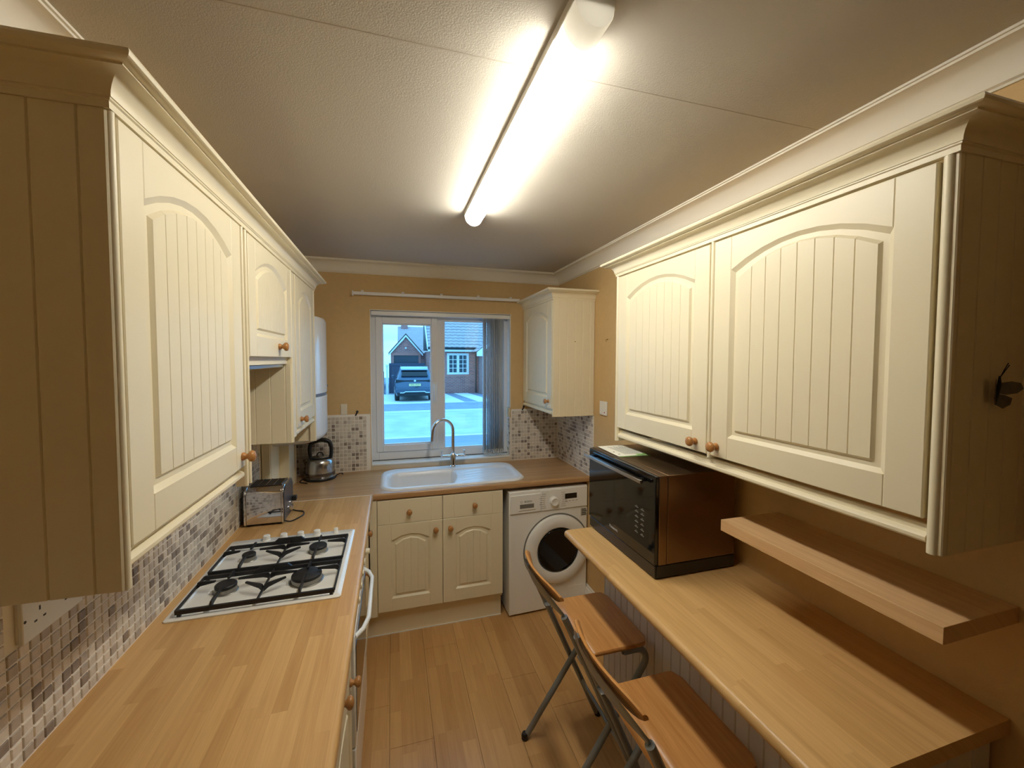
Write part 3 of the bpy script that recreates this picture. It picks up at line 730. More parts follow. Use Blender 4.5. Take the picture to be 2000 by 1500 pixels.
# ================================================================ microwave
MX, MY0, MY1, MZ = 1.640, -1.878, -1.362, BZ
t = thing('microwave', 'black and bronze combination microwave oven on the breakfast bar', 'microwave', (1.80, -1.62, MZ))
obj('base', B().box(MX-.006, MY0+.002, MZ+.004, 1.985, MY1-.002, MZ+.052), BLACK, t, bevel=.003)
obj('casing', B().box(MX+.036, MY0, MZ+.053, 1.980, MY1, 1.3025), BRONZE, t, bevel=.003)
obj('front_frame', B().box(MX, MY0, MZ+.053, MX+.0345, MY1, 1.3025), BRONZE, t, bevel=.002)
d = obj('door', B().box(MX-.016, MY0+.002, MZ+.054, MX-.0005, MY1-.002, 1.300), BGLASS, t, bevel=.003)
obj('lower_fascia', B().box(MX-.012, MY0+.004, MZ+.006, MX-.0065, MY1-.004, MZ+.050), mat('dark_bronze_fascia', (46, 38, 32), .25), t, bevel=.002)
hb = B().box(MX-.046, MY0+.055, 1.262, MX-.032, MY1+.0, 1.276)
obj('handle', hb, STEEL, d, bevel=.002)
for y in (MY0+.075, MY1-.05): obj('handle_post', B().box(MX-.033, y, 1.263, MX-.0155, y+.014, 1.275), BLACK, d)
for k, z in enumerate((1.150, 1.132, 1.112, 1.092, 1.072, 1.052)):
    for y in (MY0+.118, MY0+.080):
        if k > 3 and y < MY0+.1 and False: continue
        obj('key_print', B().box(MX-.0167, y-.012, z, MX-.0161, y+.010, z+.0035).box(MX-.0167, y-.006, z+.006, MX-.0161, y+.003, z+.008), KGREY, d)
text('lettering', 'Panasonic', .017, (MX-.0166, MY0+.285, 1.000), (0, -1, 0), (0, 0, 1), INKL, d)
for x in (MX+.03, 1.95):
    for y in (MY0+.04, MY1-.04): obj('foot', B().lathe([(.014, 0), (.014, .0045)], (x, y, MZ), (0, 0, 1), 12), BLACK, t)
lf = thing('leaflet', 'white printed leaflet with green edge lying on the microwave', 'leaflet', (1.73, -1.47, 1.303))
q = [(1.662, -1.372), (1.80, -1.372), (1.797, -1.585), (1.652, -1.580)]
obj('back_sheet', B().prism([(x+.004, y-.006) for x, y in q], 1.3032, 1.3042, lambda a, c, h: (a, c, h)), GREENP, lf)
obj('front_sheet', B().prism(q, 1.3046, 1.3056, lambda a, c, h: (a, c, h)), PAPER, lf)
for k in range(9):
    x = 1.702+k*.0095; obj('printed_line', B().box(x, -1.555, 1.3057, x+.0022, -1.395-.012*(k % 3), 1.3059), INK, lf)
for y in (-1.50, -1.545): obj('printed_mark', B().lathe([(.005, 0), (.005, .0002)], (1.675, y, 1.3057), (0, 0, 1), 10), INK, lf)
obj('green_band', B().box(1.745, -1.582, 1.3060, 1.795, -1.560, 1.3063), GREENP, lf)

# ================================================================ folding bar stools
def stool(label, loc, group):
    """authored in world coordinates of the far stool, then the root is moved"""
    ya, yb = -1.408, -1.808; ym = (ya+yb)/2
    t = thing('folding_bar_stool', label, 'bar stool', (1.47, ym, 0), group)
    LX = lambda z: 1.66-.4475*z            # back/front leg line
    r = .0128
    for y in (ya, yb):
        # front leg rises into the back rest
        obj('back_leg_tube', B().tube([(LX(.018), y, .018), (LX(.62), y, .62), (LX(.76), y, .76), (LX(.80)-.001, y, .80)], r, 12), TUBE, t, smooth=60)
    # flattened metal back band: U from tube to tube, bowed backwards
    rings = []
    n = 16
    for k in range(n+1):
        s = k/n; y = ya+(yb-ya)*s; bow = .030*(1-(2*s-1)**2); e = abs(2*s-1)
        zc = .806+.034*(1-e**3); hh = .013+.024*(1-e**4)
        x0 = LX(zc)-bow
        ring_ = []
        for q in range(8):
            a = 2*PI*q/8; ring_.append((x0-.4*hh*math.sin(a)*1.0-.0035*math.cos(a), y, zc+hh*math.sin(a)))
        rings.append(ring_)
    obj('back_band', B().loft(rings), TUBE, t, smooth=60)
    # plywood back slat in front of the band
    rings = []
    for k in range(n+1):
        s = k/n; y = ya-.012+(yb-ya+.024)*s; bow = .030*(1-(2*s-1)**2); e = abs(2*s-1)
        hh = .026*(1-e**6)+.008; zc = .858
        rings.append([(LX(zc+z)-bow+.020+d, y, zc+z) for d, z in ((-.006, -hh), (.006, -hh), (.008, 0), (.006, hh-.003), (.002, hh), (-.004, hh), (-.006, hh-.003))])
    obj('back_slat', B().loft(rings), STOOLW, t, smooth=50)
    # seat: ply with turned-down back edge and rounded corners
    x0, x1, y0, y1 = 1.392, 1.668, yb+.008, ya-.030
    cols = 14; rings = []
    for k in range(cols+1):
        s = k/cols; x = x0+(x1-x0)*s
        f = 1-s; drop = -.028*max(0, (f-.86)/.14)**1.6-.004*max(0, (s-.92)/.08)**2
        ins = 0
        if s > .86: q = (s-.86)/.14; ins = .036*(1-math.sqrt(max(0, 1-q*q)))
        if s < .08: q = (.08-s)/.08; ins = .012*q*q
        z = .632+drop; xx = x+ (.012*(max(0, (f-.9)/.1)))
        yA, yB = y0+ins, y1-ins
        rings.append([(xx, yA+.004, z-.017), (xx, yA, z-.011), (xx, yA, z-.005), (xx, yA+.004, z), (xx, ym, z-.002), (xx, yB-.004, z), (xx, yB, z-.005), (xx, yB, z-.011), (xx, yB-.004, z-.017), (xx, ym, z-.019)])
    obj('seat', B().loft(rings), STOOLW, t, smooth=50)
    # rear legs: from under the seat front, bending down and back to the floor
    for y in (ya-.022, yb+.022):
        p = [(1.56, y, .604), (1.612, y, .604)]
        for k in range(1, 8):
            a = math.radians(90-124*k/7); p.append((1.612+.045*math.cos(a), y, .559+.045*math.sin(a)))
        p.append((1.278+.012, y, .018))
        obj('rear_leg_tube', B().tube(p, r, 12), TUBE, t, smooth=60)
    for y, x in ((ya, LX(.0)), (yb, LX(.0)), (ya-.022, 1.281), (yb+.022, 1.281)):
        sgn = -1 if x > 1.5 else 1
        obj('rubber_foot', B().lathe([(.013, 0), (.0155, .004), (.0155, .022), (.012, .030)], (x, y, 0), (0, 0, 1), 14), BLACK, t)
    obj('foot_rail', B().tube([(LX(.20), ya, .20), (LX(.20), yb, .20)], .008, 10), TUBE, t, smooth=60)
    obj('seat_rail', B().tube([(1.56, ya-.022, .600), (1.56, yb+.022, .600)], .009, 10), TUBE, t, smooth=60)
    for y in (ya-.012, yb+.012): obj('pivot_bolt', B().lathe([(.007, -.016), (.007, .016)], (LX(.335), y, .335), (0, 1, 0), 12), STEEL, t)
    for y in (ya+.0, yb-.0): obj('seat_bracket', B().box(LX(.615)-.012, min(y, y+.04 if y < ym else y-.04), .606, LX(.615)+.012, max(y, y+.04 if y < ym else y-.04), .613), TUBE, t)
    return t
s1 = stool('honey wood and grey tube folding bar stool nearer the washing machine', None, None)
def dup(root, label, loc):
    r = root.copy(); COL.objects.link(r); r.location = loc; r['label'] = label
    for ch in list(root.children):
        c = ch.copy(); COL.objects.link(c); c.parent = r; c.matrix_parent_inverse = ch.matrix_parent_inverse.copy()
        for g in ch.children:
            d = g.copy(); COL.objects.link(d); d.parent = c; d.matrix_parent_inverse = g.matrix_parent_inverse.copy()
    return r
s2 = dup(s1, 'honey wood and grey tube folding bar stool nearest the camera', s1.location+Vector((.0, -.505, 0)))
for s in (s1, s2): s['group'] = 'folding bar stools at the breakfast bar'

# ================================================================ toaster and kettle
t = thing('toaster', 'chrome four slot toaster on the left worktop beyond the hob', 'toaster', (.118, -.82, ZW))
tx0, tx1, ty0, ty1, tz0, tz1 = .030, .204, -.916, -.722, ZW+.012, 1.096
prof = [(tx0, tz0), (tx0, tz1-.012), (tx0+.010, tz1), (tx1-.012, tz1), (tx1-.0, tz1-.012), (tx1, tz0)]
def band(y, ins=0): return [(x, y, z) for x, z in ((tx0+ins, tz0), (tx0+ins, tz1-.02), (tx0+.010, tz1-ins*.3), (tx1-.012, tz1-ins*.3), (tx1-ins*.2, tz1-.02), (tx1, tz0))]
obj('base', B().box(tx0+.012, ty0+.012, ZW+.0055, tx1-.006, ty1-.012, tz0+.004), BLACK, t)
b = B()
# body wraps front over top to back: section in y-z
sec = [(ty0, tz0), (ty0, tz1-.030), (ty0+.008, tz1-.014), (ty0+.026, tz1-.003), (ty0+.045, tz1), (ty1-.045, tz1), (ty1-.026, tz1-.003), (ty1-.008, tz1-.014), (ty1, tz1-.030), (ty1, tz0)]
b.prism(sec, tx0+.010, tx1-.013, lambda a, c, h: (h, a, c))
obj('body', b, CHROME, t, bevel=.0015, smooth=35)
GREYP = mat('grey_side_panel', (96, 98, 108), .28, .7)
def sidep(x0, x1, g): return B().prism([(y+(.0 if 0 else 0), z) for y, z in [(ty0-.003, tz0-.002), (ty0-.003, tz1-.028), (ty0+.006, tz1-.011), (ty0+.026, tz1+.001), (ty0+.045, tz1+.004), (ty1-.045, tz1+.004), (ty1-.026, tz1+.001), (ty1-.006, tz1-.011), (ty1+.003, tz1-.028), (ty1+.003, tz0-.002)]], x0, x1, lambda a, c, h: (h, a, c))
obj('end_trim', sidep(tx0, tx0+.0095, 0), CHROME, t, bevel=.002)
e = obj('control_end', sidep(tx1-.0125, tx1-.003, 0), CHROME, t, bevel=.002)
obj('grey_panel', B().prism([(ty0+.006, tz0+.003), (ty0+.006, tz1-.03), (ty0+.03, tz1-.008), (ty1-.03, tz1-.008), (ty1-.006, tz1-.03), (ty1-.006, tz0+.003)], tx1-.0028, tx1, lambda a, c, h: (h, a, c)), GREYP, e)
obj('lever', B().box(tx1, ty1-.040, tz0+.052, tx1+.022, ty1-.012, tz0+.076), BLACK, e, bevel=.003)
for y, z in ((ty1-.052, tz0+.050), (ty1-.085, tz0+.034), (ty1-.060, tz0+.022)): obj('dial', B().lathe([(.011, 0), (.010, .008), (.006, .0085)], (tx1, y, z), (1, 0, 0), 16), CHROME, e)
tp = obj('slot_plate', B().box(tx0+.016, ty0+.04, tz1+.0003, tx1-.018, ty1-.035, tz1+.0022), mat('dark_grey_metal', (70, 66, 62), .4, .6), t)
for k in range(4):
    x = tx0+.022+k*.034; obj('slot', B().box(x, ty0+.048, tz1+.0023, x+.022, ty1-.043, tz1+.0027), BLACK, tp)
for k in range(5):
    x = tx0+.0185+k*.034; obj('slot_divider', B().box(x-.0015, ty0+.044, tz1+.0023, x+.0015, ty1-.039, tz1+.006), STEEL, tp)
for x in (tx0+.02, tx1-.025):
    for y in (ty0+.02, ty1-.02): obj('foot', B().lathe([(.009, 0), (.009, .006)], (x, y, ZW+.0002), (0, 0, 1), 12), BLACK, t)
pts = [(tx1-.012, ty0+.03, ZW+.010), (tx1+.02, ty0+.022, ZW+.004), (tx1+.045, ty0+.05, ZW+.004), (tx1+.065, ty0+.10, ZW+.004), (tx1+.055, ty0+.15, ZW+.004), (tx1+.02, ty0+.17, ZW+.004), (tx1-.02, ty1+.012, ZW+.004), (.10, ty1+.06, ZW+.004), (.02, ty1+.07, ZW+.004)]
def smooth_pts(p, n=6):
    p = [Vector(q) for q in p]; out = []
    for i in range(len(p)-1):
        a, b_, c, d_ = p[max(i-1, 0)], p[i], p[i+1], p[min(i+2, len(p)-1)]
        for k in range(n):
            s = k/n; out.append(.5*((2*b_)+(c-a)*s+(2*a-5*b_+4*c-d_)*s*s+(3*b_-a-3*c+d_)*s**3))
    return out+[p[-1]]
obj('power_cord', B().tube(smooth_pts(pts), .0032, 8), CORDM, t, smooth=60)

KX, KY = .243, -.118
t = thing('kettle', 'steel kettle with black arched handle in the corner by the window', 'kettle', (KX, KY, ZW))
b = obj('base', B().lathe([(.088, .0005), (.102, .003), (.103, .010), (.098, .018), (.080, .020)], (KX, KY, ZW), (0, 0, 1), 36), BLACK, t, smooth=50)
obj('base_trim', B().lathe([(.0985, .0175), (.1005, .0205), (.0965, .0235), (.07, .024)], (KX, KY, ZW), (0, 0, 1), 36), CHROME, t, smooth=50)
obj('body', B().lathe([(.078, .0245), (.091, .026), (.0925, .034), (.0922, .05), (.0905, .08), (.088, .112), (.083, .128), (.074, .138), (.062, .142), (.055, .143)], (KX, KY, ZW), (0, 0, 1), 40), STEEL, t, smooth=60)
obj('lower_band', B().lathe([(.0930, .030), (.0934, .031), (.0934, .048), (.0930, .049)], (KX, KY, ZW), (0, 0, 1), 40), mat('dark_steel_band', (120, 112, 106), .25, 1.0), t, smooth=60)
l = obj('lid', B().lathe([(.056, .1432), (.055, .148), (.045, .153), (.0, .155)], (KX, KY, ZW), (0, 0, 1), 32), STEEL, t, smooth=50)
obj('lid_rim', B().lathe([(.057, .1432), (.062, .1435), (.062, .1475), (.057, .148)], (KX, KY, ZW), (0, 0, 1), 32), BLACK, l)
pts = [(KX-.020*math.cos(a)*1.0, KY-.022*math.cos(a)*0, ZW+.152+.026*math.sin(a)) for a in [PI*k/10 for k in range(11)]]
obj('lid_grip', B().tube(pts, .0042, 10), BLACK, l, smooth=60)
hx = [(KX-.058, KY+.0, ZW+.140), (KX-.064, KY, ZW+.20), (KX-.052, KY, ZW+.240), (KX-.018, KY, ZW+.258), (KX+.020, KY, ZW+.262), (KX+.055, KY, ZW+.250), (KX+.070, KY, ZW+.218), (KX+.071, KY, ZW+.175), (KX+.066, KY, ZW+.134)]
pp = smooth_pts(hx, 5); m = len(pp)
obj('handle', B().tube(pp, [.0105+.004*math.sin(PI*i/(m-1)) for i in range(m)], 12), BLACK, t, smooth=60)
sp = B().loft([[(KX-.070, KY-.022, ZW+.070), (KX-.070, KY+.022, ZW+.070), (KX-.068, KY+.026, ZW+.136), (KX-.068, KY-.026, ZW+.136)], [(KX-.096, KY-.012, ZW+.100), (KX-.096, KY+.012, ZW+.100), (KX-.110, KY+.015, ZW+.134), (KX-.110, KY-.015, ZW+.134)]])
obj('spout', sp, STEEL, t, bevel=.004, smooth=60)
obj('water_window', B().lathe([(.0, 0), (.013, .001), (.013, .003), (.0, .004)], (KX+.060, KY-.0665, ZW+.085), (.66, -.75, 0), 20).map(lambda x, y, z: (x, y, ZW+.085+(z-ZW-.085)*1.8)), mat('pale_blue_window', (150, 165, 190), .1), t, smooth=60)
pts = [(KX+.098, KY+.01, ZW+.008), (KX+.125, KY+.02, ZW+.020), (KX+.138, KY+.045, ZW+.004), (KX+.130, KY+.085, ZW+.004)]
obj('power_cord', B().tube(smooth_pts(pts), .0032, 8), CORDM, t, smooth=60)
pts = [(KX-.098, KY-.01, ZW+.006), (KX-.112, KY-.03, ZW+.004), (KX-.108, KY-.085, ZW+.004), (KX-.06, KY-.115, ZW+.004)]
obj('spare_cord', B().tube(smooth_pts(pts), .0032, 8), CORDM, t, smooth=60)

# ================================================================ ceiling lamp
LXC, LY0, LY1, LH, LW = 1.094, -2.395, -1.185, .062, .040
t = thing('ceiling_lamp', 'long lit batten lamp with white ends fixed to the ceiling', 'lamp', (LXC, (LY0+LY1)/2, H))
ZT = H-.020
def dsec(y, k=1.0, z1=ZT): return [(LXC+LW*k*math.cos(a), y, z1-(LH-.020)*k*math.sin(a)) for a in [PI*q/14 for q in range(15)]]
def dcap(y, k=1.0): return [(LXC-LW*k, y, H-.001), (LXC+LW*k, y, H-.001)]+dsec(y, k)
obj('backplate', B().box(LXC-LW-.003, LY0+.004, H-.019, LXC+LW+.003, LY1-.004, H-.0005), LAMPW, t)
obj('diffuser', B().loft([dsec(LY0+.06), dsec(LY1-.012)]), LAMPE, t, smooth=50)
obj('end_cap', B().loft([dcap(LY0, .985), dcap(LY0+.003, 1.04), dcap(LY0+.105, 1.04)], True, False).add(dcap(LY0, .985), [tuple(range(17))]), LAMPW, t, smooth=50)
obj('end_cap', B().loft([dcap(LY1-.0115, 1.03), dcap(LY1-.003, 1.03), dcap(LY1, .985)]), LAMPW, t, smooth=50)
# ================================================================ window, blind, curtain track
b = B().box(WX0, .088, WZ0, WX0+.05, .148, WZ1).box(WX1-.05, .088, WZ0, WX1, .148, WZ1).box(WX0+.05, .088, WZ1-.055, WX1-.05, .148, WZ1).box(WX0+.05, .088, WZ0, WX1-.05, .148, WZ0+.065).box(1.055, .088, WZ0+.065, 1.108, .148, WZ1-.055)
win = struct('window_1', b, UPVC, None)
md = win.modifiers.new('edge', 'BEVEL'); md.width = .003; md.segments = 2; md.limit_method = 'ANGLE'
b = B(); S = (.603, 1.022, 1.058, 2.040); F = .046
def framing(b, x0, z0, x1, z1, f, y0, y1, zf=None):
    zf = zf or f
    return b.box(x0, y0, z0, x0+f, y1, z1).box(x1-f, y0, z0, x1, y1, z1).box(x0+f, y0, z0, x1-f, y1, z0+zf).box(x0+f, y0, z1-zf, x1-f, y1, z1)
sash = obj('opening_sash', framing(b, S[0], S[1], S[2], S[3], F, .076, .136, .050), UPVC, win, bevel=.004)
obj('glass_pane', B().box(S[0]+F-.004, .108, S[1]+.046, S[2]-F+.004, .112, S[3]-.046), PANE, win)
obj('glazing_bead', framing(B(), S[0]+F-.001, S[1]+.049, S[2]-F+.001, S[3]-.049, .010, .088, .104), UPVC, win, bevel=.003)
obj('glass_pane', B().box(1.104, .115, WZ0+.061, WX1-.046, .119, WZ1-.051), PANE, win)
obj('glazing_bead', framing(B(), 1.107, WZ0+.064, WX1-.049, WZ1-.054, .010, .094, .110), UPVC, win, bevel=.003)
obj('window_handle', B().box(1.022, .064, 1.475, 1.050, .0755, 1.545).tube([(1.036, .058, 1.53), (1.036, .052, 1.50), (1.036, .050, 1.40)], .008, 8), WHITEG, win, bevel=.002, smooth=50)
obj('handle_lock', B().lathe([(.006, 0), (.006, .003)], (1.036, .0635, 1.49), (0, -1, 0), 10), BLACK, win)
obj('seal_line', B().box(WX0+.002, .084, WZ0+.0008, WX1-.002, .0878, WZ0+.006), mat('dark_seal', (60, 58, 66), .6), win)
tag(obj('window_sill', B().box(WX0+.001, -.016, WZ0-.0125, WX1-.001, .0875, WZ0+.0005), WHITEG, bevel=.004), 'white window sill board behind the sink', 'sill')
# plastered reveals, white to the left, tiled at the foot of the right one
struct('trim_3', B().box(WX0-.0, .0, WZ0+.001, WX0+.004, .0875, WZ1-.001).box(WX0, -.002, WZ1-.004, WX1, .0875, WZ1), WHITEG)
struct('trim_4', B().box(WX1-.004, .0, 1.335, WX1, .0875, WZ1-.005), WHITEG)
splash('strip of mosaic tiles lining the right side of the window recess', B().box(WX1-.004, -.005, WZ0+.001, WX1-.0002, .0875, 1.26), lambda u, v, n: (WX1-.004-n, u, v), .002, .0875, WZ0+.004, 1.26, seed=9)
tag(obj('cream_block', B().box(WX1-.014, .01, 1.262, WX1-.0005, .075, 1.333), mat('cream_block_plastic', (214, 206, 180), .5), bevel=.002), 'small cream plastic block fixed above the tiles in the window recess', 'bracket')

t = thing('vertical_blind', 'white vertical blind drawn to the right end of the window', 'blind', (1.5, .035, WZ1-.04))
obj('headrail', B().box(WX0+.006, .018, WZ1-.036, WX1-.004, .058, WZ1-.006), WHITEG, t, bevel=.003)
obj('headrail_cap', B().box(WX1-.0038, .016, WZ1-.038, WX1-.0005, .060, WZ1-.004), BLACK, t)
xs = [1.412, 1.421, 1.432, 1.446, 1.458, 1.470, 1.487, 1.502, 1.517, 1.532, 1.547, 1.562]
for k, x in enumerate(xs):
    a = math.radians(86 if k < 6 else 60-3*(k % 3)); dx, dy = math.cos(a)*.042, math.sin(a)*.042
    bb = B(); rings = []
    for q in range(5):
        s = -1+q/2; c = .004*(1-s*s)
        rings.append([(x+dx*s-c*math.sin(a), .037+dy*s*.8+c*math.cos(a)*.5, z) for z in (WZ0+.03, WZ1-.042)])
    bb.loft(rings, False, False)
    v = obj('vane', bb, VANE, t, smooth=60)
    sm = v.modifiers.new('thick', 'SOLIDIFY'); sm.thickness = .0007
    obj('hanger', B().box(x-.004, .033, WZ1-.043, x+.004, .041, WZ1-.0365), WHITEG, v)
    obj('bottom_weight', B().box(x-.0022, .037-.026, WZ0+.022, x+.0022, .037+.026, WZ0+.052), WHITEG, v, bevel=.001)
ch = B()
for k in range(len(xs)-1):
    a, c = xs[k], xs[k+1]
    for yy in (.012, .062):
        ch.tube(smooth_pts([(a, yy, WZ0+.028), ((a+c)/2, yy, WZ0+.010), (c, yy, WZ0+.028)], 4), .0014, 5)
obj('bottom_chain', ch, WHITEG, t)

t = thing('curtain_track', 'white curtain track fixed to the wall above the window', 'curtain track', (1.08, -.03, 2.189))
obj('rail', B().box(.460, -.040, 2.178, 1.690, -.022, 2.200), WHITEG, t, bevel=.003)
obj('end_stop', B().box(.452, -.044, 2.170, .462, -.018, 2.206), WHITEG, t, bevel=.002)
for x in (.52, .80, 1.08, 1.36, 1.62): obj('bracket', B().box(x-.009, -.0215, 2.180, x+.009, -.0005, 2.214), WHITEG, t, bevel=.002)

# ================================================================ lamp shadow-line fittings, sockets and small things
t = thing('double_socket', 'white double socket plate on the mosaic tiles under the near left cupboard', 'socket', (.012, -2.02, 1.16))
obj('back_box', B().box(.0042, -2.100, 1.158, .0095, -1.945, 1.246), WHITEG, t)
obj('face_plate', B().box(.0098, -2.103, 1.155, .0185, -1.942, 1.250), WHITEP, t, bevel=.002)
for yc in (-2.062, -1.982):
    obj('earth_hole', B().box(.0186, yc-.002, 1.205, .0188, yc+.002, 1.214), BLACK, t)
    for s in (-1, 1): obj('pin_hole', B().box(.0186, yc+s*.011-.0035, 1.186, .0188, yc+s*.011+.0035, 1.190), BLACK, t)
    obj('rocker_switch', B().box(.0186, yc-.006, 1.222, .0205, yc+.006, 1.240), WHITEG, t, bevel=.001)
    obj('screw', B().lathe([(.003, 0), (.003, .0006)], (.0186, yc-.036 if yc < -2.02 else yc+.034, 1.20), (1, 0, 0), 10), INK, t)
t = thing('blank_plate', 'small white blank plate on the yellow wall left of the window', 'wall plate', (.383, 0, 1.362))
obj('plate', B().box(.366, -.009, 1.3255, .406, -.0008, 1.400), mat('cream_plate', (222, 212, 190), .4), t, bevel=.002)
obj('plate_edge', B().box(.3645, -.0045, 1.3245, .4075, -.0005, 1.4015), WHITEG, t)
t = thing('wall_switch', 'white fused switch on the yellow wall beside the corner cupboard', 'switch', (W, -.76, 1.408))
obj('plate', B().box(W-.009, -.806, 1.363, W-.0005, -.716, 1.453), WHITEP, t, bevel=.002)
obj('rocker', B().box(W-.012, -.752, 1.375, W-.0092, -.736, 1.395), WHITEG, t, bevel=.001)
obj('neon', B().box(W-.0105, -.786, 1.378, W-.0092, -.778, 1.386), mat('red_neon', (170, 40, 30), .3), t)
for x, lab in ((.472, 'dark metal clip above the tiles left of the window'), (1.728, 'dark metal clip above the tiles right of the window')):
    t = thing('wall_clip', lab, 'clip', (x, -.012, 1.335))
    obj('stem', B().tube([(x-.008, -.0135, 1.318), (x, -.018, 1.335), (x+.006, -.016, 1.352)], .005, 8), BLACK, t, smooth=60)
    obj('head', B().lathe([(.006, 0), (.009, .004), (.005, .010)], (x+.004, -.0145, 1.345), (0, -1, .3), 10), BLACK, t)
t = thing('wall_hook', 'tiny brass hook with a pale scar on the right wall', 'hook', (W, -.797, 1.848))
obj('stem', B().tube([(W-.0005, -.797, 1.852), (W-.010, -.797, 1.851), (W-.014, -.797, 1.843), (W-.010, -.797, 1.838)], .0018, 8), mat('brass', (150, 110, 50), .3, 1.0), t)
obj('base', B().lathe([(.005, 0), (.004, .0015)], (W-.0004, -.797, 1.852), (-1, 0, 0), 10), MATS['brass'], t)
tag(obj('scar_mark', B().box(W-.0009, -.83, 1.850, W-.0003, -.762, 1.856), mat('bare_plaster', (200, 168, 122), .9)), 'pale scraped mark on the yellow wall at the brass hook', 'mark')
tag(obj('screw', B().lathe([(.004, 0), (.004, .0015), (.001, .002)], (1.892, -.6244, 1.843), (0, -1, 0), 10), mat('brass_screw', (150, 118, 66), .35, 1.0)), 'small brass screw in the side of the back corner cupboard', 'screw')

# butterfly ornament on the near end of the right cupboard
t = thing('butterfly_ornament', 'dark butterfly ornament stuck to the end of the right wall cupboard', 'ornament', (1.880, -2.607, 1.655))
BW = mat('butterfly_wing', (92, 88, 78), .6, var=.25, vscale=60); BD = mat('butterfly_body', (18, 15, 13), .6)
obj('body', B().tube([(1.8865, -2.611, 1.690), (1.884, -2.612, 1.672), (1.880, -2.611, 1.652), (1.878, -2.610, 1.632)], [.0015, .0035, .0032, .001], 8), BD, t, smooth=60)
def wing(pts, tilt):
    return B().loft([[(x, -2.606-.0-tilt*abs(x-1.884), z) for x, z in pts], [(x, -2.6072-tilt*abs(x-1.884), z) for x, z in pts]])
obj('upper_wing', wing([(1.885, 1.670), (1.897, 1.676), (1.915, 1.679), (1.932, 1.676), (1.938, 1.664), (1.926, 1.655), (1.905, 1.652), (1.886, 1.656)], .3), BW, t)
obj('lower_wing', wing([(1.885, 1.655), (1.903, 1.651), (1.917, 1.645), (1.914, 1.632), (1.900, 1.624), (1.886, 1.632), (1.881, 1.645)], .3), BW, t)
obj('side_wing', wing([(1.882, 1.672), (1.874, 1.684), (1.868, 1.682), (1.868, 1.664), (1.870, 1.642), (1.876, 1.632), (1.881, 1.645)], .5), BW, t)
obj('antenna', B().tube([(1.8865, -2.612, 1.688), (1.894, -2.615, 1.701), (1.902, -2.617, 1.712)], .0009, 6), BD, t)
obj('antenna', B().tube([(1.8865, -2.612, 1.688), (1.889, -2.616, 1.703), (1.894, -2.619, 1.716)], .0009, 6), BD, t)

# ================================================================ outside
GZ = -.2
ASPH = mat('asphalt', (138, 142, 156), .9, var=.10, vscale=3); ROAD = mat('worn_road', (184, 188, 192), .9, var=.12, vscale=1.5)
CONC = mat('pale_concrete', (222, 222, 216), .9, var=.06, vscale=4); KERB = mat('kerb_concrete', (224, 224, 220), .9)
FASC = mat('white_fascia', (232, 232, 228), .5); DARK = mat('dark_pipe', (40, 42, 46), .5)
struct('ground', B().box(-30, .16, GZ-.3, 40, 45, GZ-.12), ASPH)
struct('footpath', B().box(-20, .16, GZ-.119, 30, 7.05, GZ), ASPH)
struct('kerb', B().box(-20, 7.06, GZ-.119, 30, 7.2, GZ+.01), KERB)
struct('road', B().box(-20, 7.21, GZ-.119, 30, 12.35, GZ-.06), ROAD)
struct('kerb.001', B().box(-20, 12.36, GZ-.119, 30, 12.5, GZ+.01), KERB)
struct('footpath.001', B().box(-20, 12.51, GZ-.119, 30, 15.1, GZ), ASPH)
drive = struct('driveway', B().box(-20, 15.11, GZ-.119, 30, 23.4, GZ-.02), ASPH)
for (xa, xb, xc, xd) in ((.2, 2.9, .2, 2.9), (3.0, 3.9, 2.5, 3.6), (4.55, 5.35, 4.1, 4.9)):
    obj('paving_slab', B().prism([(xa, 15.2), (xb, 15.2), (xd, 20.2), (xc, 20.2)], GZ-.0199, GZ+.006, lambda a, c, h: (a, c, h)), CONC, drive)
obj('paving_slab', B().box(.2, 15.115, GZ-.0199, 6.0, 15.19, GZ+.008), KERB, drive)
# bricks
def brickmat(name, ca, cb, axis):
    m, tr, p = newmat(name); n = tr.nodes.new; L = tr.links.new
    g = n('ShaderNodeNewGeometry'); sp = n('ShaderNodeSeparateXYZ'); L(g.outputs['Position'], sp.inputs[0]); c = n('ShaderNodeCombineXYZ')
    L(sp.outputs[axis], c.inputs[0]); L(sp.outputs[2], c.inputs[1])
    bt = n('ShaderNodeTexBrick'); L(c.outputs[0], bt.inputs['Vector']); bt.inputs['Scale'].default_value = 1; bt.inputs['Brick Width'].default_value = .225; bt.inputs['Row Height'].default_value = .075; bt.inputs['Mortar Size'].default_value = .008
    bt.inputs['Color1'].default_value = (*lin(ca), 1); bt.inputs['Color2'].default_value = (*lin(cb), 1); bt.inputs['Mortar'].default_value = (*lin((176, 166, 156)), 1)
    L(bt.outputs[0], p.inputs['Base Color']); p.inputs['Roughness'].default_value = .9; return m
BRX = brickmat('red_brick_x', (190, 112, 100), (164, 94, 88), 0); BRY = brickmat('red_brick_y', (206, 136, 120), (182, 114, 102), 1)
ROOF = mat('concrete_roof_tile', (176, 158, 156), .75, var=.10, vscale=6)
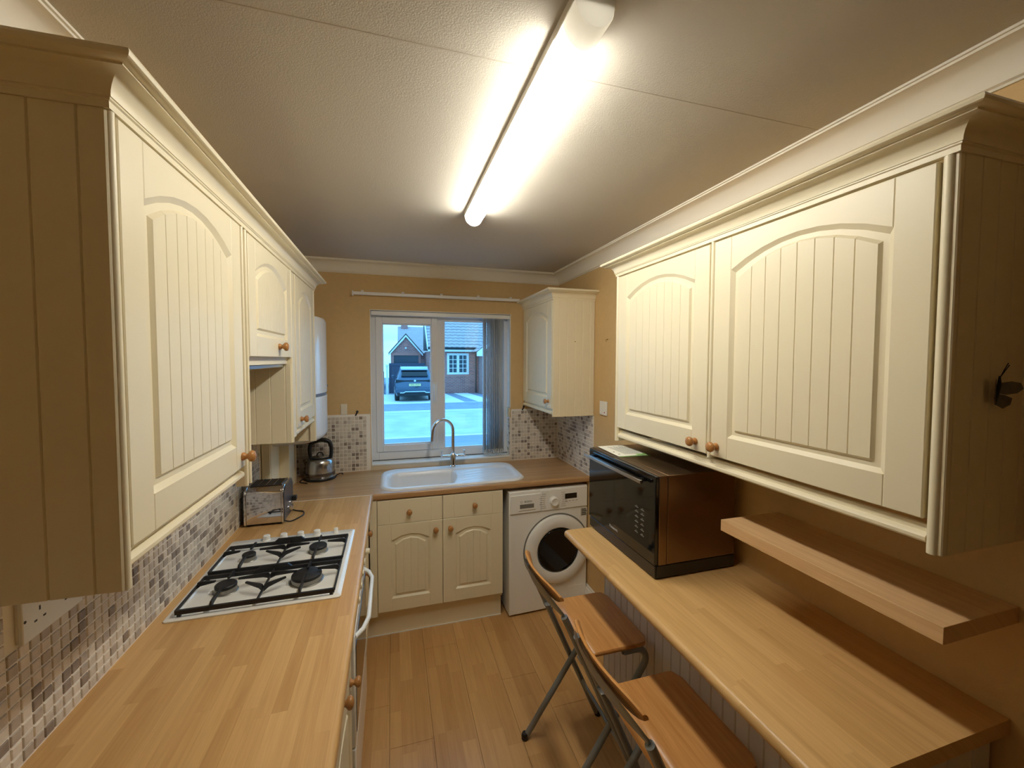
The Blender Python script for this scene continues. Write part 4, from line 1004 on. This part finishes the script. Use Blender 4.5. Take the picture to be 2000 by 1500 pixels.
def tiled_roof(parent, P0, ux, uy, w_, l_, tw, tl, name='roof_tile', trim=None):
    """rows of pantiles on the plane P0 + a*ux + b*uy (all tiles of one course share a mesh, laid as one part per course)"""
    P0, ux, uy = Vector(P0), Vector(ux).normalized(), Vector(uy).normalized(); nn = ux.cross(uy).normalized()
    if nn.z < 0: nn = -nn
    rows = int(l_/tl); colsn = int(w_/tw)
    for r in range(rows):
        bb = B()
        a0, a1 = (trim(r*tl) if trim else (0, w_))
        for c in range(int(a0/tw), int(a1/tw)):
            pts0, pts1 = [], []
            for q in range(5):
                s = q/4; hgt = .035*math.sin(PI*s)
                pts0.append(P0+ux*(tw*(c+s))+uy*(tl*r-.03)+nn*(hgt+.045)); pts1.append(P0+ux*(tw*(c+s))+uy*(tl*(r+1))+nn*(hgt*.8+.012))
            o = bb.v.__len__(); k = len(pts0)
            bb.add(pts0+pts1+[p-nn*.045 for p in pts0], [(i, i+1, k+i+1, k+i) for i in range(k-1)]+[(2*k+i, 2*k+i+1, i+1, i) for i in range(k-1)])
        if bb.v: obj(name+'_course', bb, ROOF, parent, smooth=40)
# bungalow
t = thing('bungalow', 'brick bungalow with pantiled roof and white window across the road', 'house', (4.3, 21.5, GZ))
HY = 20.45
b = B().box(2.75, HY, GZ-.05, 3.77, HY+.25, 2.2).box(5.04, HY, GZ-.05, 5.75, HY+.25, 2.2).box(3.77, HY, GZ-.05, 5.04, HY+.25, .87).box(3.77, HY, 2.095, 5.04, HY+.25, 2.2).box(2.75, HY+.25, GZ-.05, 3.0, 23.6, 2.2)
obj('front_wall', b, BRX, t)
obj('sill_course', B().box(3.60, HY-.012, .76, 5.20, HY-.001, .86), mat('pink_brick_course', (196, 130, 116), .9), t)
for k in range(6): obj('quoin', B().box(5.10, HY-.012, .9+k*.2, 5.30+.05*(k % 2), HY-.001, 1.0+k*.2), MATS['pink_brick_course'], t)
obj('fascia', B().box(2.67, HY-.30, 2.19, 5.62, HY-.26, 2.38), FASC, t)
obj('soffit', B().box(2.67, HY-.26, 2.19, 5.62, HY+.02, 2.205), FASC, t)
obj('gutter', B().tube([(2.67, HY-.34, 2.40), (5.62, HY-.34, 2.40)], .055, 8), DARK, t)
wn = obj('window', framing(B(), 3.77, .87, 5.04, 2.095, .13, HY-.02, HY+.06, .12).box(4.33, HY-.02, .99, 4.48, HY+.06, 1.975), FASC, t)
GLD = mat('dark_window_glass', (40, 52, 62), .05)
for x0, x1 in ((3.90, 4.33), (4.48, 4.91)):
    obj('pane', B().box(x0, HY+.03, .99, x1, HY+.04, 1.975), GLD, wn)
    bars = B().box((x0+x1)/2-.018, HY+.005, .99, (x0+x1)/2+.018, HY+.029, 1.975)
    for k in range(1, 4): bars.box(x0, HY+.006, .99+k*.246-.016, x1, HY+.028, .99+k*.246+.016)
    obj('glazing_bars', bars, FASC, wn)
sl = math.radians(38); 
rp = obj('roof_deck', B().prism([(HY-.32, 2.40), (HY+3.2, 2.40+3.52*math.tan(sl)), (HY+3.2, 2.3), (HY-.32, 2.3)], 2.67, 9.5, lambda a, c, h: (h, a, c)), DARK, t)
L0 = 3.5/math.cos(sl)
tiled_roof(t, (2.67, HY-.33, 2.42), (1, 0, 0), (0, math.cos(sl), math.sin(sl)), 4.6, L0, .30, .30)
obj('bargeboard', B().prism([(HY-.34, 2.30), (HY+3.2, 2.30+3.54*math.tan(sl)), (HY+3.2, 2.55+3.54*math.tan(sl)), (HY-.34, 2.55)], 2.62, 2.67, lambda a, c, h: (h, a, c)), FASC, t)
obj('downpipe', B().tube([(5.45, HY-.08, GZ), (5.45, HY-.08, 2.15), (5.45, HY-.30, 2.34)], .045, 8), DARK, t)
# projecting gable wing
GY = 18.95; gx0, gx1 = 5.62, 9.6; gm = (gx0+gx1)/2
obj('gable_wall', B().prism([(gx0, GZ-.05), (gx1, GZ-.05), (gx1, 2.25), (gm, 2.25+(gm-gx0)*math.tan(sl)), (gx0, 2.25)], GY, GY+.25, lambda a, c, h: (a, h, c)), BRY, t)
obj('wing_wall', B().box(gx0, GY+.25, GZ-.05, gx0+.2, HY+.2, 2.25), BRY, t)
ov = .42
zb = 2.25-ov*math.tan(sl)
for s in (0, 1):
    f = (lambda a: a) if s == 0 else (lambda a: 2*gm-a)
    obj('bargeboard', B().prism([(f(gx0-ov), zb), (f(gm), zb+(gm-gx0+ov)*math.tan(sl)), (f(gm), zb+.24+(gm-gx0+ov)*math.tan(sl)), (f(gx0-ov), zb+.24)], GY-.22, GY-.18, lambda a, c, h: (a, h, c)), FASC, t)
obj('wing_roof_deck', B().prism([(gx0-ov, zb+.2), (gm, zb+.2+(gm-gx0+ov)*math.tan(sl)), (2*gm-gx0+ov, zb+.2)], GY-.18, HY+3, lambda a, c, h: (a, h, c)), DARK, t)
tiled_roof(t, (gx0-ov, GY-.2, zb+.24), (0, 1, 0), (math.cos(sl), 0, math.sin(sl)), 4.2, 2.9, .30, .30)
obj('boxed_eave', B().box(gx0-ov, GY-.2, zb, gx0, GY-.02, zb+.24), FASC, t)
# garage
t = thing('garage', 'small brick garage with white bargeboards behind the gate', 'garage', (1.7, 23.5, GZ))
AY = 22.6; ax0, ax1, am = .66, 2.44, 1.55
obj('gable_wall', B().prism([(ax0, 2.0), (ax1, 2.0), (ax1, 2.15), (am, 3.05), (ax0, 2.15)], AY, AY+.2, lambda a, c, h: (a, h, c)).box(ax0, AY, GZ, .84, AY+.2, 2.0).box(2.3, AY, GZ, ax1, AY+.2, 2.0), BRX, t)
obj('lintel', B().box(.68, AY-.012, 1.98, 2.42, AY-.001, 2.14), MATS['pink_brick_course'], t)
obj('garage_door', B().box(.84, AY+.08, GZ, 2.3, AY+.12, 2.0), mat('dark_garage_door', (52, 58, 70), .2), t)
for s in (0, 1):
    f = (lambda a: a) if s == 0 else (lambda a: 2*am-a)
    obj('bargeboard', B().prism([(f(ax0-.12), 1.94), (f(am), 3.10), (f(am), 3.30), (f(ax0-.12), 2.14)], AY-.12, AY-.07, lambda a, c, h: (a, h, c)), FASC, t)
obj('roof_deck', B().prism([(ax0-.14, 2.13), (am, 3.34), (2*am-ax0+.14, 2.13), (2*am-ax0+.14, 2.05), (am, 3.24), (ax0-.14, 2.05)], AY-.12, AY+4.5, lambda a, c, h: (a, h, c)), ROOF, t)
obj('brick_diamond', B().prism([(am-.16, 2.62), (am, 2.48), (am+.16, 2.62), (am, 2.76)], AY-.012, AY-.001, lambda a, c, h: (a, h, c)), MATS['pink_brick_course'], t)
obj('wall_light', B().lathe([(.05, 0), (.06, .03), (.03, .06)], (am, AY-.001, 2.42), (0, -1, 0), 10), FASC, t)
# house beyond
t = thing('distant_house', 'far house roof with chimney peeping over the garage', 'house', (2.2, 31, GZ))
obj('roof', B().prism([(27.5, 2.2), (30.5, 4.35), (33.5, 2.2)], 1.2, 3.8, lambda a, c, h: (h, a, c)), ROOF, t)
obj('wall', B().box(1.3, 28, GZ-.2, 3.7, 33, 2.25), BRX, t)
obj('chimney', B().box(1.45, 30.2, 3.9, 1.95, 30.8, 4.75), BRX, t)
# gate
t = thing('driveway_gate', 'dark wooden driveway gate closed behind the parked car', 'gate', (1.7, 20.8, GZ))
GT = mat('dark_blue_gate', (62, 66, 84), .6)
for k in range(13): obj('board', B().box(.60+k*.147, 20.80, GZ+.05, .60+k*.147+.143, 20.825, 1.42), GT, t)
obj('top_rail', B().box(.56, 20.775, 1.38, 2.55, 20.80, 1.52), GT, t); obj('frame', B().box(.56, 20.775, GZ+.02, .66, 20.80, 1.38).box(.66, 20.775, GZ+.02, 2.55, 20.80, GZ+.18), GT, t)
t = thing('gate_post', 'white post at the left end of the driveway gate', 'post', (.46, 20.6, GZ))
obj('shaft', B().box(.40, 20.55, GZ-.05, .52, 20.67, 1.36), FASC, t); obj('cap', B().box(.37, 20.52, 1.36, .55, 20.70, 1.44), FASC, t)
# parked car seen from behind
t = thing('car', 'dark blue hatchback parked across the road seen from behind', 'car', (1.72, 17.9, GZ))
CARP = mat('car_paint', (66, 84, 104), .2, .4, coat=.6); CGL = mat('car_glass', (16, 20, 24), .05); CBL = mat('car_trim', (22, 24, 27), .5)
CX, CY0 = 1.72, 15.9
def csec(y, hw, z0, z1, taper, n=6):
    """cross-section of the car body at y: half width hw, sides leaning in above the shoulder"""
    p = [(-hw*.92, z0), (-hw, z0+.18), (-hw, z0+.52), (-hw*.97, z0+.66)]
    top = [(-hw*taper, z1-.05), (-hw*taper*.86, z1)]
    p = p+top; q = [(-x, z) for x, z in reversed(p)]
    return [(CX+x, y, GZ+z) for x, z in p+q]
rings = [csec(CY0, .80, .36, .92, .93), csec(CY0+.03, .84, .30, 1.02, .90), csec(CY0+.12, .865, .27, 1.10, .88), csec(CY0+.45, .875, .25, 1.52, .74), csec(CY0+.75, .88, .25, 1.58, .72), csec(CY0+1.9, .88, .25, 1.60, .72), csec(CY0+2.7, .88, .25, 1.50, .72), csec(CY0+3.3, .87, .25, 1.06, .84), csec(CY0+3.95, .82, .28, .92, .86), csec(CY0+4.15, .72, .36, .78, .88)]
obj('body', B().loft(rings), CARP, t, smooth=40)
obj('rear_window', B().loft([[(CX-.60, CY0+.15, GZ+1.16), (CX+.60, CY0+.15, GZ+1.16), (CX+.52, CY0+.36, GZ+1.42), (CX-.52, CY0+.36, GZ+1.42)], [(CX-.60, CY0+.10, GZ+1.17), (CX+.60, CY0+.10, GZ+1.17), (CX+.52, CY0+.31, GZ+1.43), (CX-.52, CY0+.31, GZ+1.43)]]), CGL, t)
obj('roof_spoiler', B().loft([[(CX-.60, CY0+.24, GZ+1.44), (CX+.60, CY0+.24, GZ+1.44), (CX+.60, CY0+.24, GZ+1.49), (CX-.60, CY0+.24, GZ+1.49)], [(CX-.64, CY0+.7, GZ+1.54), (CX+.64, CY0+.7, GZ+1.54), (CX+.62, CY0+.7, GZ+1.60), (CX-.62, CY0+.7, GZ+1.60)]]), mat('pale_car_paint', (150, 170, 186), .25), t)
obj('light_bar', B().box(CX-.62, CY0-.025, GZ+.93, CX+.62, CY0+.03, GZ+.985), CBL, t)
for s in (-1, 1):
    tl = obj('tail_light', B().loft([[(CX+s*.84, CY0-.01, GZ+.86), (CX+s*.84, CY0-.01, GZ+1.02), (CX+s*.84, CY0+.16, GZ+1.02), (CX+s*.84, CY0+.16, GZ+.86)], [(CX+s*.48, CY0-.03, GZ+.93), (CX+s*.48, CY0-.03, GZ+.985), (CX+s*.48, CY0+.04, GZ+.985), (CX+s*.48, CY0+.04, GZ+.93)]]), CBL, t)
    obj('door_mirror', B().box(CX+s*.88, CY0+2.35, GZ+1.0, CX+s*1.02, CY0+2.45, GZ+1.14), CARP, t, bevel=.02)
obj('bumper', B().box(CX-.84, CY0-.07, GZ+.42, CX+.84, CY0+.10, GZ+.62), CARP, t, bevel=.03)
obj('diffuser', B().box(CX-.78, CY0-.05, GZ+.27, CX+.78, CY0+.10, GZ+.42), CBL, t, bevel=.02)
obj('chrome_strip', B().tube([(CX-.66, CY0-.075, GZ+.42), (CX-.50, CY0-.08, GZ+.42), (CX-.42, CY0-.08, GZ+.47), (CX+.42, CY0-.08, GZ+.47), (CX+.50, CY0-.08, GZ+.42), (CX+.66, CY0-.075, GZ+.42)], .022, 6), mat('pale_trim', (200, 210, 214), .3), t)
np_ = obj('number_plate', B().box(CX-.26, CY0-.045, GZ+.72, CX+.26, CY0-.032, GZ+.83), mat('plate_yellow', (226, 214, 150), .4), t)
text('lettering', 'YE51 MCP', .095, (CX, CY0-.046, GZ+.775), (1, 0, 0), (0, 0, 1), INK, np_)
obj('emblem', B().lathe([(.05, 0), (.04, .015), (.0, .018)], (CX, CY0-.026, GZ+.957), (0, -1, 0), 16), MATS['pale_trim'], t)
obj('roof_rail', B().tube([(CX-.58, CY0+.8, GZ+1.62), (CX-.58, CY0+2.3, GZ+1.62)], .02, 6).tube([(CX+.58, CY0+.8, GZ+1.62), (CX+.58, CY0+2.3, GZ+1.62)], .02, 6), CBL, t)
for s in (-1, 1):
    for y in (CY0+.72, CY0+3.25):
        wh = obj('wheel', B().lathe([(.20, -.10), (.30, -.11), (.335, -.08), (.335, .08), (.30, .11), (.20, .10)], (CX+s*.78, y, GZ+.335), (1, 0, 0), 28), CBL, t, smooth=50)
        obj('hub_cap', B().lathe([(.19, 0), (.18, .02), (.05, .03)], (CX+s*(.78+.095), y, GZ+.335), (s, 0, 0), 20), STEEL, wh)

t = thing('side_fence', 'low dark boarded fence left of the driveway gate post', 'fence', (-2.2, 21.0, GZ))
for k in range(26): obj('board', B().box(.30-k*.2, 20.95, GZ-.02, .30-k*.2-.19, 20.98, 1.05+.02*(k % 2)), GT, t)
obj('rail', B().box(-4.9, 20.981, .7, .30, 21.03, .80), GT, t)
t = thing('neighbouring_house', 'brick house with tiled roof beyond the fence on the left', 'house', (-6, 27, GZ))
obj('wall', B().box(-11, 25, GZ-.2, -1.2, 32, 2.3), BRX, t)
obj('roof', B().prism([(24.6, 2.2), (28.5, 5.0), (32.4, 2.2)], -11.3, -.9, lambda a, c, h: (h, a, c)), ROOF, t)
